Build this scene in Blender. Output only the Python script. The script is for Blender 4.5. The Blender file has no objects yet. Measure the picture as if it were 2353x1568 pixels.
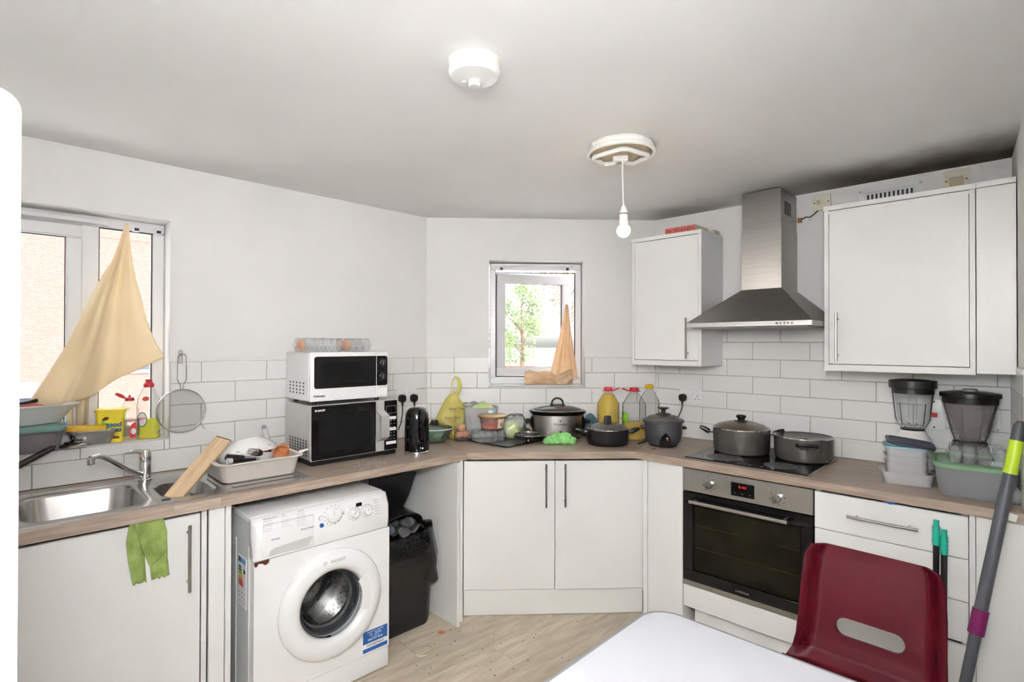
import bpy, bmesh, math, random
from mathutils import Vector, Matrix
random.seed(7)
sc = bpy.context.scene
C = sc.collection
PI = math.pi
# ------------------------------------------------------------------ camera
CAM_F = 1227.4256            # focal length in pixels of the 2353 x 1568 frame
CAM_O = Vector((-0.1254, -3.5155, 1.4986))
CAM_YAW, CAM_PITCH, CAM_ROLL = 0.0429, 0.00676, 0.00209
IW, IH = 2353, 1568
def cam_axes():
    cy, sy = math.cos(CAM_YAW), math.sin(CAM_YAW)
    fw = Vector((sy*math.cos(CAM_PITCH), cy*math.cos(CAM_PITCH), math.sin(CAM_PITCH)))
    r = Vector((cy, -sy, 0)); u = r.cross(fw)
    return r*math.cos(CAM_ROLL)+u*math.sin(CAM_ROLL), u*math.cos(CAM_ROLL)-r*math.sin(CAM_ROLL), fw
CR, CU, CF = cam_axes()
cd = bpy.data.cameras.new('camera'); cam = bpy.data.objects.new('camera', cd); C.objects.link(cam)
cd.sensor_fit = 'HORIZONTAL'; cd.sensor_width = 36; cd.lens = CAM_F/IW*36; cd.clip_start = 0.02; cd.clip_end = 300
cam.matrix_world = Matrix(((CR.x, CU.x, -CF.x, CAM_O.x), (CR.y, CU.y, -CF.y, CAM_O.y), (CR.z, CU.z, -CF.z, CAM_O.z), (0, 0, 0, 1)))
sc.camera = cam
# ------------------------------------------------------------------ world, lights, exposure
vs = sc.view_settings
vs.view_transform = 'Standard'; vs.look = 'None'; vs.exposure = 0.09; vs.gamma = 1.0; vs.use_curve_mapping = False
sc.cycles.max_bounces = 8; sc.cycles.diffuse_bounces = 5; sc.cycles.glossy_bounces = 3
sc.cycles.use_light_tree = False; sc.cycles.use_adaptive_sampling = True; sc.cycles.adaptive_threshold = 0.04; sc.cycles.adaptive_min_samples = 10
sc.cycles.transmission_bounces = 4; sc.cycles.transparent_max_bounces = 20
sc.cycles.caustics_reflective = False; sc.cycles.caustics_refractive = False
sc.cycles.sample_clamp_indirect = 60.0
w = bpy.data.worlds.new('sky'); sc.world = w; w.use_nodes = True
nt = w.node_tree; bg = nt.nodes['Background']
sky = nt.nodes.new('ShaderNodeTexSky'); sky.sky_type = 'NISHITA'; sky.sun_disc = False
sky.sun_elevation = math.radians(38); sky.sun_rotation = math.radians(150); sky.air_density = 1.2; sky.dust_density = 4.0; sky.ozone_density = 1.0
hs = nt.nodes.new('ShaderNodeHueSaturation'); hs.inputs['Saturation'].default_value = 0.35
nt.links.new(sky.outputs[0], hs.inputs['Color']); nt.links.new(hs.outputs[0], bg.inputs[0])
bg.inputs[1].default_value = 1.5
sd = bpy.data.lights.new('sun', 'SUN'); sd.energy = 9.0; sd.angle = 0.02; sd.color = (1, 0.95, 0.88)
sun = bpy.data.objects.new('sun', sd); C.objects.link(sun); sun.rotation_euler = (math.radians(48), 0, math.radians(-44)); sun.location = (0, -8, 9)
# the photographer's flash: one head beamed into the room above the camera, one bounced off the ceiling and walls behind it
def spot(name, loc, aim, energy, cone, soft):
    d_ = bpy.data.lights.new(name, 'SPOT'); d_.energy = energy; d_.spot_size = math.radians(cone); d_.spot_blend = 1.0; d_.shadow_soft_size = soft; d_.color = (0.99, 0.995, 1.0)
    o_ = bpy.data.objects.new(name, d_); C.objects.link(o_); o_.location = loc; o_.rotation_euler = (Vector(aim)-Vector(loc)).to_track_quat('-Z', 'Y').to_euler()
spot('camera_flash', (-0.12, -3.50, 1.78), (0.12, 0, .70), 84, 114, 0.14)
spot('bounce_flash', (-0.12, -3.55, 1.50), (-0.2, -4.1, 2.33), 580, 130, 0.12)
# ------------------------------------------------------------------ wall frames: s along the wall (left to right), d out into the room
aA, aC = 0.7328, 0.8112
WALL = {'A': (Vector((-0.5357, 0, 0)), aA), 'B': (Vector((0, 0, 0)), 0.0), 'C': (Vector((0.9848, 0, 0)), -aC)}
def wt(w_): a = WALL[w_][1]; return Vector((math.cos(a), math.sin(a), 0))
def wn(w_): a = WALL[w_][1]; return Vector((math.sin(a), -math.cos(a), 0))
def W(w_, s, d, z=0): return WALL[w_][0] + wt(w_)*s + wn(w_)*d + Vector((0, 0, z))
def ray(px, py): return (CF*CAM_F + CR*(px-IW/2) - CU*(py-IH/2)).normalized()
def Pz(px, py, z): v = ray(px, py); return CAM_O + v*((z-CAM_O.z)/v.z)
def Pw(w_, px, py, d):
    v = ray(px, py); n = wn(w_); o = WALL[w_][0] + n*d
    P = CAM_O + v*((o-CAM_O).dot(n)/v.dot(n)); return (P-WALL[w_][0]).dot(wt(w_)), P.z
def back(px, py, z, r):      # centre of a round thing of radius r whose front touches the plane z at this pixel
    P = Pz(px, py, z); h = Vector((P.x-CAM_O.x, P.y-CAM_O.y, 0)).normalized(); return P + h*r
def zat(P, py):              # height on the vertical through P seen at image row py
    c = (IH/2-py)/CAM_F; d0 = Vector((P.x, P.y, 0))-CAM_O; k = Vector((0, 0, 1))
    return (c*d0.dot(CF)-d0.dot(CU))/(k.dot(CU)-c*k.dot(CF))
def size(P, px): return px*(P-CAM_O).dot(CF)/CAM_F
# ------------------------------------------------------------------ materials
MATS = {}
def _new(name):
    m = bpy.data.materials.new(name); m.use_nodes = True; MATS[name] = m
    return m, m.node_tree, m.node_tree.nodes['Principled BSDF']
def _noise(t, scale, stretch, detail=2, rough=.55):
    tc = t.nodes.new('ShaderNodeTexCoord'); mp = t.nodes.new('ShaderNodeMapping'); n = t.nodes.new('ShaderNodeTexNoise')
    t.links.new(tc.outputs['Object'], mp.inputs[0]); t.links.new(mp.outputs[0], n.inputs[0])
    mp.inputs['Scale'].default_value = stretch or (1, 1, 1); n.inputs['Scale'].default_value = scale; n.inputs['Detail'].default_value = detail; n.inputs['Roughness'].default_value = rough
    return n
def _ramp(t, src, a, b, c0, c1):
    r = t.nodes.new('ShaderNodeValToRGB'); t.links.new(src, r.inputs[0])
    r.color_ramp.elements[0].position = a; r.color_ramp.elements[1].position = b
    r.color_ramp.elements[0].color = (*c0, 1); r.color_ramp.elements[1].color = (*c1, 1); return r
def M(name, col, rough=.5, metal=0, var=.05, scale=9, stretch=None, col2=None, lo=.35, hi=.65, bump=0, bscale=80, bstretch=None, spec=.5, coat=0, emit=None, estr=0, sss=0, trl=0, objrand=0):
    m, t, p = _new(name)
    n = _noise(t, scale, stretch)
    c2 = col2 or tuple(max(0, c*(1-var)) for c in col)
    r = _ramp(t, n.outputs[0], lo, hi, c2, col); out = r.outputs[0]
    if objrand:
        oi = t.nodes.new('ShaderNodeObjectInfo'); h = t.nodes.new('ShaderNodeHueSaturation'); mr = t.nodes.new('ShaderNodeMapRange')
        mr.inputs['To Min'].default_value = 1-objrand; mr.inputs['To Max'].default_value = 1+objrand
        t.links.new(oi.outputs['Random'], mr.inputs['Value']); t.links.new(mr.outputs[0], h.inputs['Value']); t.links.new(out, h.inputs['Color']); out = h.outputs[0]
    t.links.new(out, p.inputs['Base Color'])
    p.inputs['Roughness'].default_value = rough; p.inputs['Metallic'].default_value = metal; p.inputs['Specular IOR Level'].default_value = spec; p.inputs['Coat Weight'].default_value = coat
    if bump:
        b = t.nodes.new('ShaderNodeBump'); b.inputs['Strength'].default_value = bump; b.inputs['Distance'].default_value = .004
        nb = _noise(t, bscale, bstretch, 3); t.links.new(nb.outputs[0], b.inputs['Height']); t.links.new(b.outputs[0], p.inputs['Normal'])
    if emit: p.inputs['Emission Color'].default_value = (*emit, 1); p.inputs['Emission Strength'].default_value = estr
    if trl:
        tr = t.nodes.new('ShaderNodeBsdfTranslucent'); mx = t.nodes.new('ShaderNodeMixShader'); o = t.nodes['Material Output']
        t.links.new(out, tr.inputs[0]); mx.inputs[0].default_value = trl; t.links.new(p.outputs[0], mx.inputs[1]); t.links.new(tr.outputs[0], mx.inputs[2]); t.links.new(mx.outputs[0], o.inputs[0])
    return m
def MG(name, tint=(1, 1, 1), body=(.8, .8, .8), a=.15, gloss=.12, rough=.08, scale=6):
    """thin clear plastic or glass: see-through sheet with a little body colour and a surface reflection"""
    m, t, p = _new(name); o = t.nodes['Material Output']
    n = _noise(t, scale, None); r = _ramp(t, n.outputs[0], .3, .7, tuple(c*.9 for c in body), body); t.links.new(r.outputs[0], p.inputs['Base Color']); p.inputs['Roughness'].default_value = .35
    tr = t.nodes.new('ShaderNodeBsdfTransparent'); tr.inputs[0].default_value = (*tint, 1)
    m1 = t.nodes.new('ShaderNodeMixShader'); m1.inputs[0].default_value = a; t.links.new(tr.outputs[0], m1.inputs[1]); t.links.new(p.outputs[0], m1.inputs[2])
    g = t.nodes.new('ShaderNodeBsdfGlossy'); g.inputs['Roughness'].default_value = rough; g.inputs[0].default_value = (1, 1, 1, 1)
    lw = t.nodes.new('ShaderNodeLayerWeight'); lw.inputs[0].default_value = gloss
    m2 = t.nodes.new('ShaderNodeMixShader'); t.links.new(lw.outputs['Fresnel'], m2.inputs[0]); t.links.new(m1.outputs[0], m2.inputs[1]); t.links.new(g.outputs[0], m2.inputs[2]); t.links.new(m2.outputs[0], o.inputs[0])
    return m
# ------------------------------------------------------------------ geometry helpers
def ring_rr(w_, d_, r, z, cx=0, cy=0, n=5):
    r = min(r, w_/2-1e-4, d_/2-1e-4); pts = []
    for k, (sx, sy) in enumerate(((1, 1), (-1, 1), (-1, -1), (1, -1))):
        for i in range(n+1):
            a = PI/2*k + PI/2*i/n
            pts.append(Vector((cx+sx*(w_/2-r)+r*math.cos(a), cy+sy*(d_/2-r)+r*math.sin(a), z)))
    return pts
def ring_el(rx, ry, z, n=28, cx=0, cy=0): return [Vector((cx+rx*math.cos(2*PI*i/n), cy+ry*math.sin(2*PI*i/n), z)) for i in range(n)]
class G:
    def __init__(self): self.bm = bmesh.new()
    def face(self, vs_):
        try: return self.bm.faces.new(vs_)
        except ValueError: return None
    def box(self, x0, x1, y0, y1, z0, z1, b=0, seg=1, m=None):
        vs_ = [self.bm.verts.new(Vector(c)) for c in ((x0, y0, z0), (x1, y0, z0), (x1, y1, z0), (x0, y1, z0), (x0, y0, z1), (x1, y0, z1), (x1, y1, z1), (x0, y1, z1))]
        fs = [self.face([vs_[i] for i in q]) for q in ((0, 3, 2, 1), (4, 5, 6, 7), (0, 1, 5, 4), (1, 2, 6, 5), (2, 3, 7, 6), (3, 0, 4, 7))]
        allv = list(vs_)
        if b > 0:
            es = list({e for f in fs for e in f.edges})
            r = bmesh.ops.bevel(self.bm, geom=es, offset=b, segments=seg, profile=.5, affect='EDGES'); allv = [v for v in r['verts']]
            allv = list({v for f in r['faces'] for v in f.verts} | {v for v in allv})
        if m is not None:
            bmesh.ops.transform(self.bm, matrix=m, verts=[v for v in allv if v.is_valid])
        return self
    def loft(self, rings, cap0=True, cap1=True, m=None):
        R = []
        for rg in rings: R.append([self.bm.verts.new((m @ Vector(p)) if m is not None else Vector(p)) for p in rg])
        n = len(R[0])
        for a, b in zip(R[:-1], R[1:]):
            for i in range(n): self.face((a[i], a[(i+1) % n], b[(i+1) % n], b[i]))
        if cap0: self.face(R[0][::-1])
        if cap1: self.face(R[-1])
        return self
    def lathe(self, prof, n=28, cx=0, cy=0, sx=1, sy=1, m=None, cap0=True, cap1=True):
        return self.loft([[Vector((cx+max(r, 4e-4)*sx*math.cos(2*PI*i/n), cy+max(r, 4e-4)*sy*math.sin(2*PI*i/n), z)) for i in range(n)] for r, z in prof], cap0, cap1, m)
    def tube(self, pts, r, n=8, closed=False, cap=True):
        pts = [Vector(p) for p in pts]; rr = r if isinstance(r, (list, tuple)) else [r]*len(pts); N = len(pts)
        up = None; rings = []
        for i in range(N):
            a = pts[(i-1) % N] if (i > 0 or closed) else pts[i]; b = pts[(i+1) % N] if (i < N-1 or closed) else pts[i]
            t = (b-a).normalized()
            if up is None: up = t.orthogonal().normalized()
            up = (up - t*up.dot(t)); up = up.normalized() if up.length > 1e-6 else t.orthogonal().normalized()
            v = t.cross(up)
            rings.append([pts[i] + (up*math.cos(2*PI*k/n)+v*math.sin(2*PI*k/n))*rr[i] for k in range(n)])
        if closed: rings.append(rings[0]); return self.loft(rings, False, False)
        return self.loft(rings, cap, cap)
    def prism(self, poly, y0, y1, f=None):
        """poly = list of (x, z); extruded along y"""
        f = f or (lambda x, y, z: Vector((x, y, z)))
        return self.loft([[f(x, y0, z) for x, z in poly], [f(x, y1, z) for x, z in poly]])
    def slab(self, poly, z0, z1): return self.loft([[Vector((x, y, z0)) for x, y in poly], [Vector((x, y, z1)) for x, y in poly]])
    def sph(self, c, r, n=16, sx=1, sy=1, sz=1):
        k = n//2
        return self.loft([[Vector((c[0]+r*sx*math.sin(max(.02, min(PI-.02, PI*j/k)))*math.cos(2*PI*i/n), c[1]+r*sy*math.sin(max(.02, min(PI-.02, PI*j/k)))*math.sin(2*PI*i/n), c[2]-r*sz*math.cos(PI*j/k))) for i in range(n)] for j in range(k+1)])
    def grid(self, f, nu, nv):
        V = [[self.bm.verts.new(f(i/nu, j/nv)) for i in range(nu+1)] for j in range(nv+1)]
        for j in range(nv):
            for i in range(nu): self.face((V[j][i], V[j][i+1], V[j+1][i+1], V[j+1][i]))
        return self
    def quad(self, a, b, c, d): self.face([self.bm.verts.new(Vector(p)) for p in (a, b, c, d)]); return self
    def ob(self, name, mat, parent=None, smooth=True, ang=35, solid=0, loc=None, rot=None, label=None):
        me = bpy.data.meshes.new(name); bmesh.ops.recalc_face_normals(self.bm, faces=self.bm.faces[:]); self.bm.to_mesh(me); self.bm.free()
        if smooth and len(me.polygons):
            me.polygons.foreach_set('use_smooth', [True]*len(me.polygons)); me.set_sharp_from_angle(angle=math.radians(ang))
        me.materials.append(MATS[mat] if isinstance(mat, str) else mat)
        o = bpy.data.objects.new(name, me); C.objects.link(o)
        if parent is not None: o.parent = parent
        if loc is not None: o.location = loc
        if rot is not None: o.rotation_euler = rot
        if solid:
            md = o.modifiers.new('thickness', 'SOLIDIFY'); md.thickness = solid; md.offset = 0
        if label: o['label'] = label
        return o
def tag(o, label, cat, group=None):
    o['label'] = label; o['category'] = cat
    if group: o['group'] = group
    return o
def thing(name, label, cat, loc, rz=0, group=None):
    o = bpy.data.objects.new(name, None); C.objects.link(o); o.location = loc; o.rotation_euler = (0, 0, rz); o.empty_display_size = .05
    return tag(o, label, cat, group)
def wthing(name, label, cat, w_, s, d, z, rz=0, group=None): return thing(name, label, cat, W(w_, s, d, z), WALL[w_][1]+rz, group)
def mkstuff(o): o['kind'] = 'stuff'; return o
def structure(o): o['kind'] = 'structure'; return o
def txt(body, h, mat, parent, loc, rot=(PI/2, 0, 0), align='CENTER', name='lettering', ext=.0004, sx=1.0, shear=0, bold=0):
    """flat lettering; by default upright, facing the viewer's side (-y)"""
    cu = bpy.data.curves.new(name, 'FONT'); cu.body = body; cu.size = h; cu.align_x = align; cu.align_y = 'CENTER'; cu.extrude = ext; cu.shear = shear; cu.offset = bold; cu.resolution_u = 3
    o = bpy.data.objects.new(name+'_tmp', cu); C.objects.link(o)
    dg = bpy.context.evaluated_depsgraph_get(); me = bpy.data.meshes.new_from_object(o.evaluated_get(dg))
    bpy.data.objects.remove(o); bpy.data.curves.remove(cu)
    me.transform(Matrix.Diagonal((sx, 1, 1, 1))); me.materials.clear(); me.materials.append(MATS[mat]); me.name = name
    q = bpy.data.objects.new(name, me); C.objects.link(q); q.parent = parent; q.location = loc; q.rotation_euler = rot
    return q
def bar_handle(parent, p0, p1, out=(0, -1, 0), r=.006, off=.032, mat='steel_satin', inset=.13):
    p0, p1, out = Vector(p0), Vector(p1), Vector(out); g = G()
    g.tube([p0+out*off, p1+out*off], r, 10)
    for k in (inset, 1-inset):
        q = p0.lerp(p1, k); g.tube([q, q+out*off], r*.8, 8)
    return g.ob('handle', mat, parent)
# ------------------------------------------------------------------ material set
M('wall_paint', (.81, .803, .793), .75, var=.03, scale=3)
M('ceiling_base', (.85, .845, .835), .85, var=.05, scale=1.6)
M('tile', (.82, .82, .81), .22, var=.02, scale=4, spec=.5)
M('grout', (.50, .47, .41), .9, var=.25, scale=14)
M('sealant', (.10, .085, .07), .8, var=.4, scale=30)
M('cab_white', (.82, .82, .81), .32, var=.02, scale=3, spec=.45)
M('cab_dirty', (.80, .80, .78), .4, col2=(.60, .56, .50), scale=22, lo=.17, hi=.26)
M('worktop', (.43, .345, .285), .42, col2=(.29, .22, .175), scale=5, stretch=(1.2, 16, 16), lo=.3, hi=.7, spec=.4)
M('worktop_patch', (.50, .42, .35), .45, col2=(.38, .30, .24), scale=6, stretch=(1.2, 16, 16))
M('floor_plank', (.66, .575, .46), .5, col2=(.46, .385, .295), scale=4.5, stretch=(1, 6, 6), lo=.3, hi=.72, objrand=.10, spec=.35)
M('floor_base', (.25, .20, .16), .8)
M('debris_brown', (.09, .06, .04), .8); M('debris_orange', (.62, .22, .06), .7); M('debris_white', (.8, .78, .7), .6)
M('upvc', (.78, .78, .785), .3, var=.03, scale=5)
M('gasket', (.03, .03, .032), .6)
MG('window_glass', (.97, .985, .985), (.8, .82, .82), .02, .06, .02)
M('steel', (.60, .59, .575), .27, 1, var=.12, scale=9, stretch=(1, 30, 1))
M('steel_brushed', (.50, .485, .465), .34, 1, var=.14, scale=5, stretch=(60, 1, 1))
M('steel_hood', (.40, .385, .365), .36, 1, var=.10, scale=5, stretch=(1, 1, 50))
M('steel_satin', (.52, .50, .48), .3, 1, var=.08, scale=20)
M('steel_sink', (.55, .54, .525), .25, 1, var=.18, scale=5, bump=.03, bscale=20)
M('chrome', (.75, .74, .73), .12, 1, var=.05)
M('black_gloss', (.008, .008, .009), .09, var=.2, scale=4, spec=.55)
M('black_plastic', (.014, .014, .015), .38, var=.25, scale=12)
M('black_satin', (.022, .022, .023), .3, var=.2, scale=10)
M('black_matt', (.018, .018, .018), .6, var=.3, scale=20)
M('grey_dark', (.075, .078, .085), .4, var=.1)
M('grey_mid', (.28, .28, .285), .5, var=.1)
M('grey_light', (.55, .55, .55), .5, var=.05)
M('white_plastic', (.82, .82, .82), .3, var=.02)
M('white_appliance', (.83, .84, .845), .22, var=.015, scale=3, coat=.2)
M('cream_plastic', (.78, .74, .62), .4, var=.08, scale=10)
M('offwhite_plastic', (.80, .79, .74), .4, var=.04)
M('rack_cream', (.72, .655, .60), .4, var=.05)
M('red', (.55, .018, .03), .35, var=.1); M('red_dark', (.20, .012, .022), .4, var=.15)
M('blue', (.02, .115, .40), .4, var=.06); M('blue_pale', (.20, .42, .66), .45, var=.05); M('navy_print', (.02, .05, .25), .4)
M('green_print', (.03, .30, .05), .45, var=.2); M('lime_print', (.25, .55, .04), .45); M('orange_print', (.75, .28, .03), .45); M('yellow_print', (.85, .68, .03), .45)
M('red_print', (.70, .03, .03), .45); M('brown_print', (.19, .045, .02), .5); M('white_print', (.85, .85, .85), .5); M('black_print', (.015, .015, .015), .5); M('grey_print', (.33, .34, .36), .5)
M('wood_plank', (.66, .49, .31), .6, col2=(.47, .32, .18), scale=3, stretch=(2, 22, 22), lo=.3, hi=.7)
M('burnt_wood', (.20, .12, .07), .7, var=.5)
M('peach', (.80, .40, .17), .38, var=.08, trl=.25)
M('pan_grey', (.115, .11, .10), .38, .35, var=.12, scale=14)
M('china', (.82, .82, .80), .15, var=.02)
M('curtain', (.90, .81, .63), .85, col2=(.86, .74, .54), scale=4, trl=.45, bump=.06, bscale=200)
M('curtain_peach', (.88, .74, .56), .85, col2=(.82, .62, .42), scale=7, trl=.5)
M('cloth_green', (.30, .39, .115), .95, col2=(.20, .28, .07), scale=22, bump=.5, bscale=260)
M('cloth_bright_green', (.31, .70, .25), .9, col2=(.24, .58, .18), scale=14, bump=.25, bscale=220)
M('cloth_blue', (.12, .24, .28), .95, col2=(.05, .11, .14), scale=14, bump=.3, bscale=150)
M('chair_red', (.088, .0035, .010), .40, var=.12, scale=5, spec=.22)
M('table_white', (.52, .525, .56), .42, var=.02, scale=3)
M('table_edge', (.20, .215, .23), .45, var=.06)
M('mop_grey', (.09, .095, .11), .38, var=.08); M('mop_lime', (.52, .72, .03), .4, var=.04); M('mop_plum', (.20, .008, .10), .4, var=.06)
M('broom_teal', (.012, .44, .31), .4, var=.05); M('mop_fibre', (.55, .55, .52), .95, var=.3, scale=50, bump=.6)
M('bag_black', (.012, .012, .013), .14, var=.3, scale=16, bump=1.0, bscale=22, spec=.7)
M('bag_yellow', (.86, .82, .22), .35, col2=(.78, .68, .22), scale=7, trl=.4, bump=.35, bscale=26)
M('paper_label', (.74, .62, .48), .5, var=.06)
M('gold_lid', (.53, .36, .17), .35, .55, var=.08)
M('egg', (.62, .27, .135), .45, col2=(.72, .40, .24), scale=10)
M('cabbage', (.55, .68, .25), .5, col2=(.80, .86, .62), scale=9, stretch=(1, 1, .3), lo=.4, hi=.6)
M('food_red', (.50, .09, .035), .6, col2=(.62, .22, .10), scale=40)
M('potato_brown', (.18, .085, .05), .7, var=.3)
M('oil_yellow', (.85, .62, .03), .12, var=.06, spec=.6, trl=.35)
M('oil_amber', (.70, .46, .02), .12, var=.06, spec=.6, trl=.35)
M('soap_yellow', (.95, .92, .02), .12, var=.06, spec=.6, trl=.4)
M('sponge_yellow', (.82, .55, .06), .9, col2=(.74, .42, .04), scale=20, bump=.4, bscale=150)
M('tub_yellow', (.85, .70, .04), .35, var=.03)
M('teal_lid', (.17, .30, .28), .4, var=.06); M('green_lid', (.21, .37, .22), .4, var=.06); M('aqua_lid', (.30, .55, .66), .35, var=.05); M('slate_lid', (.055, .065, .10), .3, var=.08)
M('handle_brown', (.030, .012, .010), .45, var=.3, scale=20)
MG('clear', (.965, .97, .97), (.85, .86, .86), .10, .06, .08)
MG('clear_thin', (.98, .985, .985), (.85, .85, .85), .05, .06, .08)
MG('clear_frost', (.95, .95, .955), (.84, .84, .85), .42, .06, .2)
MG('clear_cloud', (.86, .87, .89), (.46, .47, .50), .6, .06, .2)
MG('clear_grey', (.80, .77, .77), (.36, .33, .33), .45, .14, .12)
MG('clear_smoke', (.88, .85, .86), (.50, .46, .48), .30, .10, .08)
MG('clear_pink', (.95, .72, .68), (.75, .45, .42), .3, .15, .1)
MG('clear_green', (.75, .86, .80), (.45, .58, .52), .25, .2, .06)
MG('glass_lid', (.70, .68, .66), (.30, .29, .27), .35, .25, .06)
MG('glass_lid_brown', (.55, .45, .36), (.24, .18, .13), .55, .25, .08)
MG('porthole_glass', (.86, .87, .88), (.3, .3, .3), .04, .1, .03)
MG('oven_glass', (.66, .65, .58), (.05, .05, .045), .10, .04, .04)
MG('film', (.97, .97, .97), (.85, .85, .86), .16, .2, .12)
MG('mesh_fine', (.88, .88, .87), (.5, .5, .5), .16, .01, .5)
MG('mw_window', (.30, .31, .30), (.03, .03, .03), .45, .12, .08)
M('oven_inside', (.17, .16, .115), .5, var=.45, scale=9)
M('silver_paint', (.58, .575, .56), .34, .35, var=.05)
M('led_red', (.25, .005, .005), .4, emit=(1, .05, .03), estr=.55)
M('led_small', (.6, .1, .1), .4, emit=(1, .2, .15), estr=1.2)
M('bulb_glow', (1, .95, .85), .3, emit=(1, .78, .52), estr=32)
M('bulb_neck', (.85, .72, .58), .4, emit=(1, .72, .48), estr=.45)
M('tube_lamp', (.80, .80, .78), .35, var=.03)
M('tray_beige', (.60, .50, .34), .6, var=.2, scale=8)
M('rust', (.13, .03, .012), .8, var=.5, scale=40)
M('salmon_paper', (.62, .155, .12), .6, var=.05)
M('card_cream', (.75, .68, .58), .7, var=.06)
M('leather_tan', (.42, .20, .09), .8, var=.3)
M('fridge_white', (.86, .88, .89), .3, var=.015, scale=2)
# outdoors
M('brick_far', (.45, .20, .15), .9, var=.2)
M('render_far', (.26, .20, .17), .9, var=.06)
M('asphalt', (.62, .61, .60), .9, var=.2, scale=3); M('lawn', (.20, .32, .10), .95, var=.4, scale=5)
M('car_white', (.40, .41, .42), .2, coat=.5); M('car_glass', (.04, .05, .07), .1); M('car_red', (.20, .03, .02), .2, coat=.5)
M('tyre', (.02, .02, .02), .8); M('bark', (.16, .11, .075), .9, var=.4)
M('leaf_green', (.20, .27, .12), .8, var=.4, scale=2, trl=.4); M('leaf_rust', (.34, .19, .14), .8, var=.4, scale=2, trl=.4); M('hedge_leaf', (.14, .26, .08), .85, var=.4, scale=3, trl=.3)
# brickwork of the distant house: too far away to pick out single bricks
t = MATS['brick_far'].node_tree; bt = t.nodes.new('ShaderNodeTexBrick'); tcn = t.nodes.new('ShaderNodeTexCoord'); mpn = t.nodes.new('ShaderNodeMapping'); mpn.inputs['Rotation'].default_value = (PI/2, 0, 0)
t.links.new(tcn.outputs['Object'], mpn.inputs[0]); t.links.new(mpn.outputs[0], bt.inputs[0]); bt.inputs['Scale'].default_value = 7
bt.inputs['Color1'].default_value = (.150, .066, .052, 1); bt.inputs['Color2'].default_value = (.115, .047, .038, 1); bt.inputs['Mortar'].default_value = (.19, .15, .13, 1); bt.inputs['Mortar Size'].default_value = .02
t.links.new(bt.outputs[0], t.nodes['Principled BSDF'].inputs['Base Color'])
# ceiling: grey-brown mould that has grown along the wall above the hob and cupboards
t = MATS['ceiling_base'].node_tree; pb = t.nodes['Principled BSDF']; base = pb.inputs['Base Color'].links[0].from_socket
def math_(t, op, a, b=None, clamp=False):
    n = t.nodes.new('ShaderNodeMath'); n.operation = op; n.use_clamp = clamp
    for i, v in enumerate((a, b)):
        if v is None: continue
        if isinstance(v, (int, float)): n.inputs[i].default_value = v
        else: t.links.new(v, n.inputs[i])
    return n.outputs[0]
def mapr(t, v, a, b, c=0, d=1, smooth=True):
    n = t.nodes.new('ShaderNodeMapRange'); n.interpolation_type = 'SMOOTHSTEP' if smooth else 'LINEAR'
    for k, x in (('From Min', a), ('From Max', b), ('To Min', c), ('To Max', d)): n.inputs[k].default_value = x
    t.links.new(v, n.inputs['Value']); return n.outputs[0]
geo = t.nodes.new('ShaderNodeNewGeometry')
def dotc(vec, off):
    n = t.nodes.new('ShaderNodeVectorMath'); n.operation = 'DOT_PRODUCT'; t.links.new(geo.outputs['Position'], n.inputs[0]); n.inputs[1].default_value = vec
    return math_(t, 'ADD', n.outputs['Value'], off)
dC_ = dotc(tuple(wn('C')), -WALL['C'][0].dot(wn('C'))); sC_ = dotc(tuple(wt('C')), -WALL['C'][0].dot(wt('C')))
nz = _noise(t, 3.2, None, 6, .6)
edge = math_(t, 'ADD', dC_, math_(t, 'MULTIPLY', math_(t, 'SUBTRACT', nz.outputs[0], .5), .35))
m1 = math_(t, 'MULTIPLY', mapr(t, edge, .56, .08), mapr(t, sC_, .55, 1.25))           # dark band over the right-hand cupboard
ds = math_(t, 'ABSOLUTE', math_(t, 'SUBTRACT', sC_, .24))
m2 = math_(t, 'MULTIPLY', math_(t, 'MULTIPLY', mapr(t, edge, .34, .06), mapr(t, ds, .42, .05)), .62)   # blotch by the small cupboard
mk = math_(t, 'ADD', m1, m2, True)
mx = t.nodes.new('ShaderNodeMixRGB'); t.links.new(mk, mx.inputs[0]); t.links.new(base, mx.inputs[1]); mx.inputs[2].default_value = (.115, .088, .064, 1)
t.links.new(mx.outputs[0], pb.inputs['Base Color'])

# brushed hood: stretched highlights
for nm in ('steel_hood',):
    t = MATS[nm].node_tree; p_ = t.nodes['Principled BSDF']; p_.inputs['Anisotropic'].default_value = .85; p_.inputs['Anisotropic Rotation'].default_value = 0.0
    tg_ = t.nodes.new('ShaderNodeTangent'); tg_.direction_type = 'RADIAL'; tg_.axis = 'Z'; t.links.new(tg_.outputs[0], p_.inputs['Tangent'])
# ------------------------------------------------------------------ room shell
CEIL = 2.33; TH = .26
Z0, RP, LP = 1.4144, .1008, .15125
SA, SC_, XB = -1.3133, .1731, 0.0
def wall_obj(name, w_, boxes):
    g = G()
    for s0, s1, z0, z1 in boxes: g.box(s0, s1, 0, TH, z0, z1)
    o = g.ob(name, 'wall_paint', smooth=False); o.location = WALL[w_][0]; o.rotation_euler = (0, 0, WALL[w_][1]); return structure(o)
WA = (-2.45, -1.443, 1.06, 2.071); WB = (-.126, .507, 1.225, 2.054)
def around(s0, s1, o): return [(s0, o[0], 0, CEIL), (o[1], s1, 0, CEIL), (o[0], o[1], 0, o[2]), (o[0], o[1], o[3], CEIL)]
wallA = wall_obj('wall_left', 'A', around(-2.9, .1, WA))
wallB = wall_obj('wall_back', 'B', around(-.64, 1.10, WB))
wallC = wall_obj('wall_right', 'C', [(-.1, 2.0, 0, CEIL)])
PD = W('C', 1.735, 0); uD = (wn('C') + wt('C')*.07).normalized(); aD = math.atan2(uD.y, uD.x)
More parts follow.
